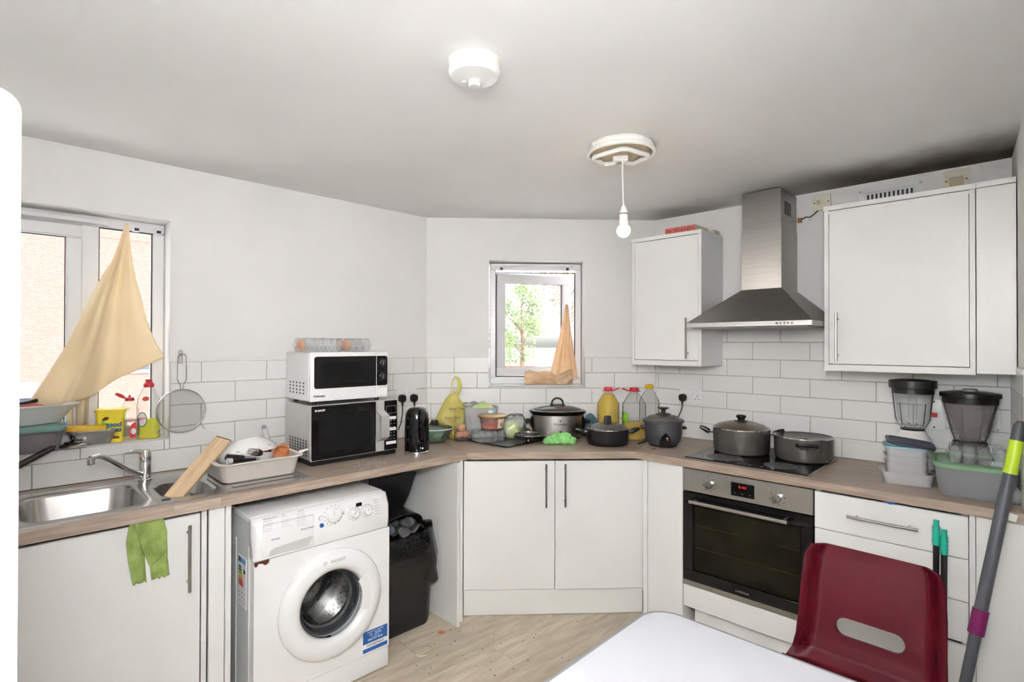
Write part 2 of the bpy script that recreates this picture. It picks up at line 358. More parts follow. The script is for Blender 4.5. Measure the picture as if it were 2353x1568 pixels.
g = G().box(-.05, 4.6, 0, TH, 0, CEIL); wallD = structure(g.ob('wall_front', 'wall_paint', smooth=False, loc=PD, rot=(0, 0, aD)))
PE = W('A', -2.65, 0); uE = -wn('A'); aE = math.atan2(uE.y, uE.x)
g = G().box(-4.6, .05, 0, TH, 0, CEIL); wallE = structure(g.ob('wall_rear', 'wall_paint', smooth=False, loc=PE, rot=(0, 0, aE)))
foot = [W('A', -2.85, -.2), W('A', .08, -.24), W('B', 0, -.24)+Vector((1.09, 0, 0)), W('C', 1.95, -.2), Vector((-.2, -4.75, 0))]
foot = [(p.x, p.y) for p in foot]
floor = structure(G().slab(foot, -.12, -.006).ob('floor', 'floor_base', smooth=False))
ceiling = structure(G().slab(foot, CEIL, CEIL+.15).ob('ceiling', 'ceiling_base', smooth=False))
# vinyl planks, one object each
def inside(x, y):
    c = False; n = len(foot)
    for i in range(n):
        (x0, y0), (x1, y1) = foot[i], foot[i-1]
        if (y0 > y) != (y1 > y) and x < (x1-x0)*(y-y0)/(y1-y0)+x0: c = not c
    return c
q0, q1 = Pz(1010, 1471, 0), Pz(1128, 1419, 0); pa = math.atan2(q1.y-q0.y, q1.x-q0.x)
PLW, PLL = .182, 1.215
plank_me = G().box(-PLL/2+.0008, PLL/2-.0008, -PLW/2+.0008, PLW/2-.0008, -.006, 0, b=.0012).ob('plank', 'floor_plank', smooth=False)
pm_ = plank_me.data; bpy.data.objects.remove(plank_me)
ca, sa = math.cos(pa), math.sin(pa)
for j in range(-16, 17):
    for i in range(-5, 6):
        u_ = i*PLL + (j*.37 % 1)*PLL; v_ = j*PLW
        x, y = .2+u_*ca-v_*sa, -1.9+u_*sa+v_*ca
        if not inside(x, y): continue
        o = bpy.data.objects.new('plank', pm_); C.objects.link(o); o.parent = floor; o.location = (x, y, 0); o.rotation_euler = (0, 0, pa)
# wall tiles in half bond with recessed joints, one object each
TILES = {}
def tiles(wall, off, rows):
    """rows: {row number: [(s0, s1, z0, z1), ...]} areas to cover"""
    gg = G()
    for rs in rows.values():
        for r in rs: gg.box(r[0], r[1], -.0035, .002, r[2], r[3])
    gg.ob('grout', 'grout', wall, smooth=False)
    for n, regions in rows.items():
        zt = Z0-(n-1)*RP; zb = zt-RP
        for k in range(-14, 16):
            if (k % 2) != (0 if n % 2 else 1): continue
            a, b = off+k*LP, off+(k+2)*LP
            for r in regions:
                x0, x1, y0, y1 = max(a, r[0]), min(b, r[1]), max(zb, r[2]), min(zt, r[3])
                if x1-x0 < .012 or y1-y0 < .009: continue
                w2, h2 = round(x1-x0-.0035, 4), round(y1-y0-.0035, 4)
                key = (w2, h2)
                if key not in TILES:
                    c = .0012; g = G(); a2, b2 = w2/2, h2/2
                    A_ = [Vector((-a2, 0, -b2)), Vector((a2, 0, -b2)), Vector((a2, 0, b2)), Vector((-a2, 0, b2))]
                    B_ = [Vector((p.x, -.006, p.z)) for p in A_]; C_ = [Vector((p.x-c*math.copysign(1, p.x), -.0072, p.z-c*math.copysign(1, p.z))) for p in A_]
                    g.loft([A_, B_, C_], False, True); o = g.ob('tile', 'tile', smooth=False); TILES[key] = o.data; bpy.data.objects.remove(o)
                o = bpy.data.objects.new('tile', TILES[key]); C.objects.link(o); o.parent = wall; o.location = ((x0+x1)/2, 0, (y0+y1)/2)
                o.rotation_euler = (random.uniform(-.003, .003), 0, random.uniform(-.003, .003))
def row(n, s0, s1, z0=0, z1=9): zt = Z0-(n-1)*RP; return (s0, s1, max(z0, zt-RP), min(z1, zt))
ra = {n: [row(n, WA[1], -.004)] for n in (1, 2, 3)}; ra[4] = [row(4, WA[1], -.004), row(4, -2.6, WA[1], 0, 1.06)]; ra[5] = [row(5, -2.6, -.004)]
tiles(wallA, SA, ra)
rb = {n: [row(n, -.533, WB[0]), row(n, WB[1], .982)] for n in (1, 2)}; rb[2].append(row(2, WB[0], WB[1], 0, 1.2225)); rb.update({n: [row(n, -.533, .982)] for n in (3, 4, 5)})
tiles(wallB, -.3536, rb)
rc = {n: [row(n, .445, 1.075)] for n in (-1, 0)}; rc.update({n: [row(n, .004, 1.733)] for n in (1, 2, 3, 4, 5)})
tiles(wallC, SC_, rc)
tiles(wallD, .03, {n: [row(n, .006, .64)] for n in (1, 2, 3, 4, 5)})
# dark sealant line where the worktop meets the tiles
g = G(); g.box(-2.55, -.62, -.011, -.0, .9095, .9125); structure(g.ob('trim_1', 'sealant', smooth=False, loc=WALL['A'][0], rot=(0, 0, aA)))
# ------------------------------------------------------------------ windows
def bars(g, s0, s1, z0, z1, wd, y0, y1, b=.004):
    g.box(s0, s1, y0, y1, z0, z0+wd, b); g.box(s0, s1, y0, y1, z1-wd, z1, b); g.box(s0, s0+wd, y0, y1, z0+wd, z1-wd, b); g.box(s1-wd, s1, y0, y1, z0+wd, z1-wd, b)
win1 = structure(thing('window_1', 'white plastic double casement window above the sink', 'window', WALL['A'][0], aA)); del win1['category']
F0 = .125
g = G(); bars(g, WA[0], WA[1], WA[2], WA[3], .046, F0, F0+.065); g.box(-1.76, -1.694, F0-.004, F0+.065, WA[2]+.046, WA[3]-.046, .004); g.ob('window_frame', 'upvc', win1)
g = G(); bars(g, WA[0]+.04, -1.752, WA[2]+.04, WA[3]-.05, .056, F0-.016, F0+.055, .006); sash = g.ob('sash', 'upvc', win1)
g = G(); bars(g, WA[0]+.094, -1.806, WA[2]+.094, WA[3]-.104, .005, F0+.01, F0+.022, 0); g.ob('gasket', 'gasket', sash, smooth=False)
G().box(WA[0]+.097, -1.809, F0+.016, F0+.02, WA[2]+.097, WA[3]-.107).ob('pane', 'window_glass', sash, smooth=False)
g = G(); bars(g, -1.696, WA[1]-.044, WA[2]+.045, WA[3]-.045, .006, F0+.008, F0+.022, 0); g.ob('gasket', 'gasket', win1, smooth=False)
G().box(-1.692, WA[1]-.048, F0+.016, F0+.02, WA[2]+.049, WA[3]-.049).ob('pane', 'window_glass', win1, smooth=False)
G().box(WA[0], WA[1], 0, F0, WA[2]-.004, WA[2]+.003).ob('sill_tile', 'tile', win1, smooth=False)
G().box(WA[0], -1.66, F0-.03, F0-.002, WA[3]-.04, WA[3]-.018, .003).ob('blind_rail', 'upvc', win1)
for s in (-1.557, -1.47):
    b = G().box(s-.014, s+.014, F0-.022, F0-.001, WA[3]-.05, WA[3]-.022, .002).ob('blind_bracket', 'upvc', win1); G().box(s-.009, s+.009, F0-.0235, F0-.021, WA[3]-.047, WA[3]-.034).ob('slot', 'gasket', b, smooth=False)
win2 = structure(thing('window_2', 'small white window with its sash ajar', 'window', WALL['B'][0], 0)); del win2['category']
g = G(); bars(g, WB[0]+.004, WB[1]-.004, WB[2]+.006, WB[3]-.004, .042, F0-.01, F0+.055); g.ob('window_frame', 'upvc', win2)
sw_, sh_ = .548, .705
sash2 = bpy.data.objects.new('sash', None); C.objects.link(sash2); sash2.parent = win2; sash2.location = (-.078, F0+.03, 1.281); sash2.rotation_euler = (0, 0, math.radians(15))
sash2.empty_display_size = .05
g = G(); bars(g, 0, sw_, 0, sh_, .062, -.025, .03, .006); g.ob('sash_frame', 'upvc', sash2)
g = G(); bars(g, .058, sw_-.058, .058, sh_-.058, .006, -.004, .014, 0); g.ob('gasket', 'gasket', sash2, smooth=False)
G().box(.062, sw_-.062, .003, .007, .062, sh_-.062).ob('pane', 'window_glass', sash2, smooth=False)
g = G(); bars(g, -.082, .463, 1.277, 1.990, .006, F0-.008, F0-.002, 0); g.ob('gasket', 'gasket', win2, smooth=False)
G().box(WB[0], WB[1], 0, F0, WB[2]-.003, WB[2]+.006).ob('window_sill', 'upvc', win2, smooth=False)
G().box(WB[0]+.01, WB[1]-.06, F0-.04, F0-.011, WB[3]-.026, WB[3]-.008, .003).ob('blind_rail', 'upvc', win2)
for s in (-.042, .405):
    b = G().box(s-.016, s+.016, F0-.034, F0-.011, WB[3]-.052, WB[3]-.02, .002).ob('blind_bracket', 'upvc', win2); G().box(s-.009, s+.009, F0-.0355, F0-.0335, WB[3]-.05, WB[3]-.033).ob('slot', 'gasket', b, smooth=False)
# ------------------------------------------------------------------ outdoors
GZ = -.35
g = G().box(-150, 150, .35, 290, GZ-.2, GZ); 
pv = g.ob('floor_outside', 'asphalt', smooth=False); structure(pv); pv['label'] = 'pale paved yard outside the windows'
g = G().box(-42, -1.5, -40, .35, GZ-.2, GZ); o = structure(g.ob('floor_outside', 'asphalt', smooth=False))
# brick house seen through the sink window (stands square to the left wall)
def local_frame(w_, s, d): return W(w_, s, d, 0)
hs_ = wthing('brick_house', 'tall red brick house with white windows seen through the sink window', 'building', 'A', -2.2, -12.5, GZ)
g = G(); g.box(-9, 9, 0, 4, 0, 2.6); g.ob('brick_wall', 'brick_far', hs_, smooth=False)
g = G(); g.box(-9, 9, 0, 4, 4.3, 8.5); g.ob('upper_wall', 'brick_far', hs_, smooth=False)
g = G(); g.box(-9, 9, .01, 4, 2.6, 4.3); g.ob('brick_band', 'brick_far', hs_, smooth=False)
for x in (-5.6, -2.9, -.2, 2.6, 5.4):
    f = G().box(x-.55, x+.55, -.05, .06, 1.15, 2.45).ob('window', 'upvc', hs_, smooth=False); G().box(x-.47, x-.03, -.07, -.05, 1.23, 2.37).ob('pane', 'car_glass', f, smooth=False); G().box(x+.03, x+.47, -.07, -.05, 1.23, 2.37).ob('pane', 'car_glass', f, smooth=False)
    f = G().box(x-.55, x+.55, -.05, .06, 4.6, 5.9).ob('window', 'upvc', hs_, smooth=False); G().box(x-.47, x-.03, -.07, -.05, 4.68, 5.82).ob('pane', 'car_glass', f, smooth=False); G().box(x+.03, x+.47, -.07, -.05, 4.68, 5.82).ob('pane', 'car_glass', f, smooth=False)
def car(label, loc, rz, paint):
    t = thing('parked_car', label, 'car', loc, rz)
    lo = [(-2.1, .35), (-2.12, .75), (-1.95, .9), (-1.15, .95), (1.0, .95), (1.9, .82), (2.1, .6), (2.1, .35)]
    rings = []
    for y, k in ((-.86, .93), (-.8, 1), (.8, 1), (.86, .93)): rings.append([Vector((x*k, y, .35+(z-.35)*(.9+.1*k))) for x, z in lo])
    G().loft(rings).ob('body', paint, t, ang=25)
    up = [(-1.75, .93), (-1.35, 1.40), (-.9, 1.47), (.25, 1.45), (1.05, .95)]
    G().loft([[Vector((x, y, z)) for x, z in up] for y in (-.66, .66)]).ob('cabin_glass', 'car_glass', t, ang=25)
    G().loft([[Vector((x, y, z)) for x, z in ((-1.38, 1.40), (-.9, 1.49), (.27, 1.47), (.42, 1.41))] for y in (-.68, .68)]).ob('roof', paint, t)
    for x in (-.45, ):
        G().box(x-.04, x+.04, -.69, .69, .93, 1.46).ob('pillar', paint, t, smooth=False)
    for x in (-1.3, 1.3):
        for y in (-.8, .8):
            wh = G().lathe([(.31, -.1), (.33, -.06), (.33, .06), (.31, .1)], 20, m=Matrix.Translation((x, y, .33)) @ Matrix.Rotation(PI/2, 4, 'X')).ob('wheel', 'tyre', t)
            G().lathe([(.2, -.11), (.2, .11)], 14, m=Matrix.Translation((x, y, .33)) @ Matrix.Rotation(PI/2, 4, 'X')).ob('hub_cap', 'grey_light', wh)
    return t
car('white car parked right outside the sink window', W('A', -2.0, -3.6, GZ), aA, 'car_white')
car('white car parked further left by the brick house', W('A', -5.2, -7.4, GZ), aA+.1, 'car_white')
car('red car in the yard seen through the small window', Vector((.95, 14, GZ-.30)), .15, 'car_red')
def tree(name, label, loc, h, r, leafm, n, seed, lo=.25, grp='trees beyond the yard'):
    rn = random.Random(seed); t = thing(name, label, 'tree', loc, 0, grp)
    g = G(); g.tube([(0, 0, 0), (.05, 0, h*.4), (0, .05, h*.8)], [.12, .08, .02], 8)
    cl = []
    for k in range(16):
        a = rn.uniform(0, 2*PI); zz = h*rn.uniform(lo, .98); rad = r*(1-.75*abs(zz/h-.5))*rn.uniform(.25, .95); c = Vector((rad*math.cos(a), rad*math.sin(a), zz)); cl.append(c)
        g.tube([(0, 0, zz*.7), c], [.03, .008], 5)
    g.ob('trunk', 'bark', t)
    g = G()
    for k in range(n):
        c = rn.choice(cl) + Vector((rn.gauss(0, 1), rn.gauss(0, 1), rn.gauss(0, 1)))*r*.17
        u = Vector((rn.gauss(0, 1), rn.gauss(0, 1), rn.gauss(0, 1))).normalized(); v = u.orthogonal().normalized(); s = rn.uniform(.05, .10)
        g.quad(c-u*s, c+v*s*.5, c+u*s, c-v*s*.5)
    lf = g.ob('foliage', leafm, t, smooth=False); lf['kind'] = 'stuff'
tree('leafy_tree', 'slim green tree in the middle of the small window', Vector((1.25, 19, GZ)), 4.4, 1.3, 'leaf_green', 2200, 3)
tree('bushy_tree', 'low green bush at the left of the small window', Vector((.15, 23, GZ)), 2.6, 1.0, 'leaf_green', 1000, 5, .15)
tree('autumn_tree', 'reddish autumn tree at the right of the small window', Vector((2.75, 16, GZ)), 6.4, 1.7, 'leaf_rust', 1500, 8, .5)
g = G().box(-30, 30, 0, 1.0, 0, .55, .05); o = g.ob('garden_wall', 'render_far', loc=(0, 26, GZ)); tag(o, 'long pale garden wall behind the trees', 'wall')
# ------------------------------------------------------------------ fitted units
def line_x(p, u, q, v):   # 2D line intersection
    den = u.x*v.y-u.y*v.x; k = ((q.x-p.x)*v.y-(q.y-p.y)*v.x)/den; return p+u*k
WT, WBOT = .91, .872
DA, DB, DCC = .640, .600, .632
M1 = line_x(W('A', 0, DA), wt('A'), W('B', 0, DB), wt('B')); M2 = line_x(W('B', 0, DB), wt('B'), W('C', 0, DCC), wt('C'))
AB, BC = W('A', 0, 0), W('C', 0, 0)
wtop = thing('worktop', 'wood-effect worktop running round all three walls', 'worktop', (0, 0, 0))
def sect(w_, pieces, mat='worktop', name='worktop_section'):
    o0, a = WALL[w_]; inv = Matrix.Rotation(-a, 4, 'Z'); g = G()
    for poly in pieces:
        g.slab([((inv @ (Vector((p[0], p[1], 0))-o0)).x, (inv @ (Vector((p[0], p[1], 0))-o0)).y) for p in poly], WBOT, WT)
    return g.ob(name, mat, wtop, smooth=False, loc=o0, rot=(0, 0, a))
e_ = .004
def q(w_, s, d): return W(w_, s, d)
sect('A', [[q('A', -2.64, e_), q('A', -2.64, DA), q('A', -2.0, DA), q('A', -2.0, e_)],
           [q('A', -2.0, e_), q('A', -2.0, .115), q('A', -1.05, .115), q('A', -1.05, e_)],
           [q('A', -2.0, .575), q('A', -2.0, DA), q('A', -1.05, DA), q('A', -1.05, .575)],
           [q('A', -1.05, e_), q('A', -1.05, DA), M1-wt('A')*.0008, AB-wt('A')*.004+wn('A')*e_]])
sect('B', [[AB+Vector((.003, -e_, 0)), M1+Vector((.0005, 0, 0)), M2-Vector((.0005, 0, 0)), BC+Vector((-.003, -e_, 0))]])
sect('C', [[BC+wt('C')*.004+wn('C')*e_, M2+wt('C')*.0008, q('C', 1.776, DCC), q('C', 1.73, e_)]])
G().box(-1.56, -1.405, -DA-.0012, -DA+.002, WBOT+.001, WT-.001).ob('edge_patch', 'worktop_patch', wtop, smooth=False, loc=WALL['A'][0], rot=(0, 0, aA))
g = G(); g.loft([[Vector((1.722, -DCC-.0015, .879)), Vector((1.752, -DCC-.0015, .876)), Vector((1.757, -DCC-.0015, .9)), Vector((1.738, -DCC-.0015, .905)), Vector((1.724, -DCC-.0015, .9))], [Vector((1.722, -DCC+.001, .879)), Vector((1.752, -DCC+.001, .876)), Vector((1.757, -DCC+.001, .9)), Vector((1.738, -DCC+.001, .905)), Vector((1.724, -DCC+.001, .9))]])
g.ob('bare_edge', 'white_plastic', wtop, smooth=False, loc=WALL['C'][0], rot=(0, 0, -aC), label='chipped white patch where the edging has come off')
CT = .869      # top of the carcasses
def door(parent, s0, s1, z0, z1, d, name='door', th=.019, mat='cab_white'):
    return G().box(s0, s1, -d, -d+th, z0, z1, .0015).ob(name, mat, parent, smooth=False)
# sink cupboard
t = wthing('base_cupboard', 'white cupboard under the sink with the green cloth hanging on it', 'cupboard', 'A', 0, 0, 0)
g = G(); g.box(-2.06, -2.042, -.598, -.02, .13, CT); g.box(-1.46, -1.442, -.598, -.02, .13, CT); g.box(-2.042, -1.46, -.598, -.02, .13, .148); g.box(-2.042, -1.46, -.035, -.02, .148, CT); g.ob('carcass', 'cab_white', t, smooth=False)
dr = door(t, -2.062, -1.470, .152, .858, .620); bar_handle(dr, (-1.512, -.62, .585), (-1.512, -.62, .83))
G().box(-1.438, -1.384, -.614, -.596, .0, CT, .001).ob('filler', 'cab_white', t, smooth=False)
G().box(-1.382, -1.362, -.622, -.02, .0, CT, .001).ob('end_panel', 'cab_white', t, smooth=False)
G().box(-2.06, -1.442, -.56, -.544, .0, .128).ob('plinth', 'cab_white', t, smooth=False)
# end panel closing the appliance bay
o = G().box(-.268, -.25, -.662, -.10, .0, CT, .001).ob('bay_end_panel', 'cab_dirty', smooth=False, loc=WALL['A'][0], rot=(0, 0, aA)); tag(o, 'white side panel between the bin and the corner cupboard', 'panel')
# corner double cupboard
t = thing('base_cupboard', 'white double-door cupboard below the small window', 'cupboard', (0, 0, 0))
g = G(); g.box(-.262, -.246, -.558, -.13, .13, CT); g.box(.732, .748, -.558, -.05, .13, CT); g.box(-.246, .732, -.558, -.05, .13, .148); g.box(-.246, .732, -.065, -.05, .148, CT); g.ob('carcass', 'cab_white', t, smooth=False)
dl = door(t, -.262, .2375, .155, .858, .580, mat='cab_dirty'); bar_handle(dl, (.188, -.58, .612), (.188, -.58, .846))
dl = door(t, .2405, .746, .152, .858, .580); bar_handle(dl, (.293, -.58, .612), (.293, -.58, .846))
G().box(-.262, .735, -.553, -.535, .004, .148).ob('plinth', 'cab_dirty', t, smooth=False)
G().box(-.284, -.266, -.612, -.50, .0, CT, .001).ob('filler', 'cab_white', t, smooth=False)
# corner post beside the oven
o = wthing('corner_post', 'tall white filler panel between the double cupboard and the oven', 'panel', 'C', 0, 0, 0)
G().box(.262, .286, -.612, -.594, .0, CT, .001).ob('stile', 'cab_white', o, smooth=False)
G().box(.288, .458, -.606, -.588, .0, CT, .001).ob('panel', 'cab_white', o, smooth=False)
G().box(.460, .494, -.616, -.3, .0, CT, .001).ob('end_panel', 'cab_white', o, smooth=False)
# oven housing and oven
t = wthing('oven_housing', 'white housing below the built-in oven with a blank panel', 'cupboard', 'C', 0, 0, 0)
g = G(); g.box(.497, .50, -.595, -.03, .15, CT); g.box(1.106, 1.109, -.595, -.03, .15, CT); g.box(.5, 1.106, -.595, -.03, .15, .262); g.ob('carcass', 'cab_white', t, smooth=False)
door(t, .500, 1.105, .155, .266, .618, 'blank_panel')
G().box(.53, 1.10, -.55, -.532, .0, .148).ob('plinth', 'cab_white', t, smooth=False)
t = wthing('built_in_oven', 'stainless steel and black glass built-in oven under the hob', 'oven', 'C', 0, 0, 0)
ov = t
G().box(.512, 1.094, -.592, -.06, .28, .86)  .ob('cavity_box', 'oven_inside', t, smooth=False)
cp = G().box(.500, 1.105, -.622, -.594, .750, .8655, .002).ob('control_panel', 'steel_brushed', t)
for s, z in (Pw('C', 1628, 1115, .63), Pw('C', 1785, 1146, .63)):
    rz = Matrix.Translation((s, -.622, z)) @ Matrix.Rotation(PI/2, 4, 'X')
    kn = G().lathe([(.0205, 0), (.0205, .012), (.018, .024), (.0165, .026)], 24, m=rz).ob('knob', 'chrome', cp)
    G().box(s-.0012, s+.0012, -.6492, -.6478, z-.014, z-.004).ob('pointer', 'black_print', kn, smooth=False)
    g = G()
    for k in range(8):
        a = PI*.25*k+.2; x_, z_ = s+.033*math.cos(a), z+.033*math.sin(a); g.box(x_-.0028, x_+.0028, -.6227, -.6218, z_-.0014, z_+.0014)
    mkstuff(g.ob('dial_marks', 'black_print', cp, smooth=False))
    G().box(s-.008, s+.008, -.6226, -.6219, z+.046, z+.0475).ob('symbol', 'grey_print', cp, smooth=False)
(s0, z0), (s1, z1) = Pw('C', 1680, 1109, .622), Pw('C', 1733, 1150, .622)
dsp = G().box(s0, s1, -.6235, -.6215, z1+.004, z0+.003).ob('display', 'black_gloss', cp, smooth=False)
txt('8:40', .020, 'led_red', dsp, ((s0+s1)/2, -.6238, (z0+z1)/2+.016), sx=1.1, name='clock_digits')
g = G()
for k in (-.035, 0, .035): g.box((s0+s1)/2+k-.003, (s0+s1)/2+k+.003, -.624, -.6234, z1+.016, z1+.0185)
mkstuff(g.ob('touch_keys', 'grey_print', dsp, smooth=False))
dw = G(); bars(dw, .500, 1.105, .297, .744, .052, -.624, -.600, .002); dw = dw.ob('oven_door', 'black_gloss', t)
G().box(.545, 1.06, -.6225, -.6205, .34, .70).ob('door_glass', 'oven_glass', dw, smooth=False)
bar_handle(dw, (.552, -.624, .708), (1.012, -.624, .708), off=.040, r=.009, mat='steel_satin', inset=.04)
txt('LAMONA', .013, 'grey_print', dw, (.80, -.6245, .317), sx=1.15)
G().box(.498, 1.105, -.622, -.598, .272, .2945, .001).ob('bottom_trim', 'steel_brushed', t, smooth=False)
for z in (.46, .575):
    g = G(); g.tube([(.56, -.596, z), (1.05, -.596, z)], .003, 6)
    for k in range(9): g.tube([(.57+k*.058, -.596, z), (.57+k*.058, -.5935, z+.002)], .002, 5)
    g.ob('shelf_rail', 'gold_lid', t)
# drawer unit
t = wthing('drawer_unit', 'white drawer unit to the right of the oven', 'drawer unit', 'C', 0, 0, 0)
g = G(); g.box(1.112, 1.13, -.598, -.03, .15, CT); g.box(1.602, 1.62, -.598, -.03, .15, CT); g.box(1.13, 1.602, -.59, -.03, .15, .168); g.box(1.13, 1.602, -.05, -.03, .168, CT); g.ob('carcass', 'cab_white', t, smooth=False)
for i, (z0, z1) in enumerate(((.7035, .860), (.5435, .7005), (.3905, .5405), (.156, .378))):
    d_ = door(t, 1.110, 1.6225, z0, z1, .619, 'drawer_front'); zc = z0+(z1-z0)*.52 if i < 3 else z1-.07
    if i == 0: bar_handle(d_, (1.238, -.619, zc), (1.478, -.619, zc))
G().box(1.112, 1.62, -.55, -.532, .0, .148).ob('plinth', 'cab_white', t, smooth=False)
G().box(1.6245, 1.642, -.612, -.594, .0, CT, .001).ob('stile', 'cab_white', t, smooth=False)
G().box(1.6435, 1.778, -.610, -.592, .0, CT, .001).ob('filler', 'cab_white', t, smooth=False)
# blue scrap of tape caught under the worktop edge
g = G(); s, z = Pw('C', 2047, 1160, .6195); g.loft([[Vector((s-.022, -.6196, .869)), Vector((s-.004, -.6196, .858)), Vector((s+.018, -.6196, .866)), Vector((s+.02, -.6196, .8715))], [Vector((s-.022, -.6206, .869)), Vector((s-.004, -.6206, .858)), Vector((s+.018, -.6206, .866)), Vector((s+.02, -.6206, .8715))]])
tag(g.ob('tape_scrap', 'blue', smooth=False, loc=WALL['C'][0], rot=(0, 0, -aC)), 'small blue scrap of tape at the top drawer edge', 'tape')
# wall cupboards
def wall_cup(label, s0, s1, z0, z1, d, ds0, ds1, hs, hz):
    t = wthing('wall_cupboard', label, 'cupboard', 'C', 0, 0, 0); b = .018
    g = G(); g.box(s0, s0+b, -d, -.008, z0, z1); g.box(s1-b, s1, -d, -.008, z0, z1); g.box(s0+b, s1-b, -d, -.008, z0, z0+.03); g.box(s0+b, s1-b, -d, -.008, z1-.04, z1-.025); g.box(s0+b, s1-b, -.03, -.008, z0+.03, z1-.04)
    g.ob('carcass', 'cab_white', t, smooth=False)
    G().box(s0-.004, s1+.003, -d-.006, -.008, z1-.022, z1, .001).ob('cornice', 'cab_white', t, smooth=False)
    dd = G().box(ds0, ds1, -d+.001, -d+.012, z0+.033, z1-.026, .001).ob('door', 'cab_white', t, smooth=False)
    bar_handle(dd, (hs, -d+.001, hz[0]), (hs, -d+.001, hz[1]))
    return t
wall_cup('narrow white wall cupboard to the left of the cooker hood', .004, .452, 1.376, 2.157, .302, .024, .432, .372, (1.42, 1.655))
t = wall_cup('wide white wall cupboard to the right of the cooker hood', 1.072, 1.628, 1.376, 2.172, .302, 1.092, 1.608, 1.128, (1.42, 1.655))
G().box(1.631, 1.752, -.299, -.281, 1.382, 2.15, .001).ob('filler', 'cab_white', t, smooth=False)
G().box(1.631, 1.752, -.302, -.01, 2.152, 2.175, .001).ob('cornice', 'cab_white', t, smooth=False)
# ------------------------------------------------------------------ cooker hood
t = wthing('cooker_hood', 'stainless steel chimney cooker hood above the hob', 'cooker hood', 'C', 0, 0, 0)
ch = G().box(.664, .868, -.272, -.008, 1.79, 2.12, .001).ob('chimney', 'steel_hood', t, smooth=False)
c2 = G().box(.667, .865, -.269, -.010, 2.118, 2.318, .001).ob('chimney_sleeve', 'steel_hood', t, smooth=False)
g = G()
for k in range(5): g.box(.8648, .8662, -.21+k*.022, -.20+k*.022, 2.19, 2.26)
mkstuff(g.ob('vent_slots', 'black_matt', c2, smooth=False))
lo = [Vector((.455, -.49, 1.618)), Vector((1.068, -.49, 1.618)), Vector((1.068, -.012, 1.618)), Vector((.455, -.012, 1.618))]
up = [Vector((.664, -.272, 1.797)), Vector((.868, -.272, 1.797)), Vector((.868, -.012, 1.797)), Vector((.664, -.012, 1.797))]
G().loft([lo, up]).ob('canopy', 'steel_hood', t, smooth=False)
st = G().box(.455, 1.068, -.49, -.012, 1.592, 1.617, .001).ob('front_strip', 'steel_hood', t, smooth=False)
g = G(); g.box(.475, 1.048, -.47, -.03, 1.586, 1.592); g.ob('grease_filter', 'grey_mid', t, smooth=False)
for k in range(5):
    s, z = Pw('C', 1785+k*8.7, 734.5-k*.3, .49); G().lathe([(.0055, 0), (.0055, .003), (.0045, .005)], 12, m=Matrix.Translation((s, -.49, 1.605)) @ Matrix.Rotation(PI/2, 4, 'X')).ob('button', 'chrome', st)
# ------------------------------------------------------------------ hob
t = wthing('hob', 'black ceramic hob set in the worktop under the two grey pans', 'hob', 'C', 0, 0, WT)
G().box(.487, 1.075, -.578, -.075, .0005, .0055, .0015).ob('glass_top', 'black_gloss', t, smooth=False)
for s, d, r in ((.645, .46, .09), (.64, .20, .075), (.93, .21, .09), (.92, .46, .075)):
    g = G(); g.loft([ring_el(r, r, .0056, 36, s, -d), ring_el(r*.94, r*.94, .0059, 36, s, -d)], False, False); g.ob('cooking_ring', 'grey_mid', t)
    G().lathe([(r*.93, .0056), (r*.3, .0058)], 36, s, -d).ob('burner_zone', 'grey_dark', t)
g = G()
for k in range(4): g.lathe([(.006, .0056), (.006, .0060)], 12, .70+k*.055, -.55)
mkstuff(g.ob('touch_controls', 'grey_mid', t))
# ------------------------------------------------------------------ sink and tap
t = wthing('sink', 'stainless steel one-and-a-half bowl sink with drainer', 'sink', 'A', 0, 0, WT)
def bowl_with_rim(name, cx, cy, wd, dp, rr, depth, x0, x1, y0, y1, rr2=.012):
    g = G(); n = 7
    rim = ring_rr(x1-x0, y1-y0, rr2, .004, (x0+x1)/2, (y0+y1)/2, n)
    g.loft([rim, ring_rr(wd+.03, dp+.03, rr+.012, .0045, cx, cy, n), ring_rr(wd+.012, dp+.012, rr+.004, .0015, cx, cy, n), ring_rr(wd, dp, rr, -.008, cx, cy, n), ring_rr(wd-.02, dp-.02, rr, -depth*.85, cx, cy, n), ring_rr(wd-.06, dp-.06, rr*.8, -depth, cx, cy, n), ring_rr(.05, .05, .02, -depth-.004, cx, cy, n)], False, True)
    return g.ob(name, 'steel_sink', t, ang=50)
b1 = bowl_with_rim('main_bowl', -1.793, -.352, .345, .385, .085, .15, -1.997, -1.5985, -.596, -.092)
b2 = bowl_with_rim('half_bowl', -1.472, -.385, .175, .30, .08, .12, -1.5975, -1.3615, -.596, -.092)
for b, cx, cy, z in ((b1, -1.793, -.352, -.152), (b2, -1.472, -.385, -.122)):
    G().lathe([(.028, z-.001), (.028, z+.002), (.018, z+.001), (.016, z-.003)], 20, cx, cy).ob('waste', 'chrome', b)
G().lathe([(.012, .0046), (.012, .0054)], 20, -1.566, -.545, sx=1.3).ob('overflow_hole', 'black_matt', t)
g = G(); g.box(-1.3605, -1.026, -.596, -.092, .0005, .0045, .002); dn = g.ob('drainer', 'steel_sink', t)
for k in range(7): G().box(-1.33, -1.06, -.54+k*.06, -.515+k*.06, .0045, .0068, .001).ob('drainer_rib', 'steel_sink', dn)
G().box(-2.0, -1.024, -.5985, -.596, -.0005, .0045).ob('front_lip', 'steel_satin', t, smooth=False)
t = wthing('mixer_tap', 'chrome single-lever mixer tap behind the sink', 'tap', 'A', -1.561, .140, WT+.0045)
G().lathe([(.026, 0), (.026, .004), (.0225, .007), (.0225, .078), (.0215, .08)], 24).ob('tap_body', 'chrome', t)
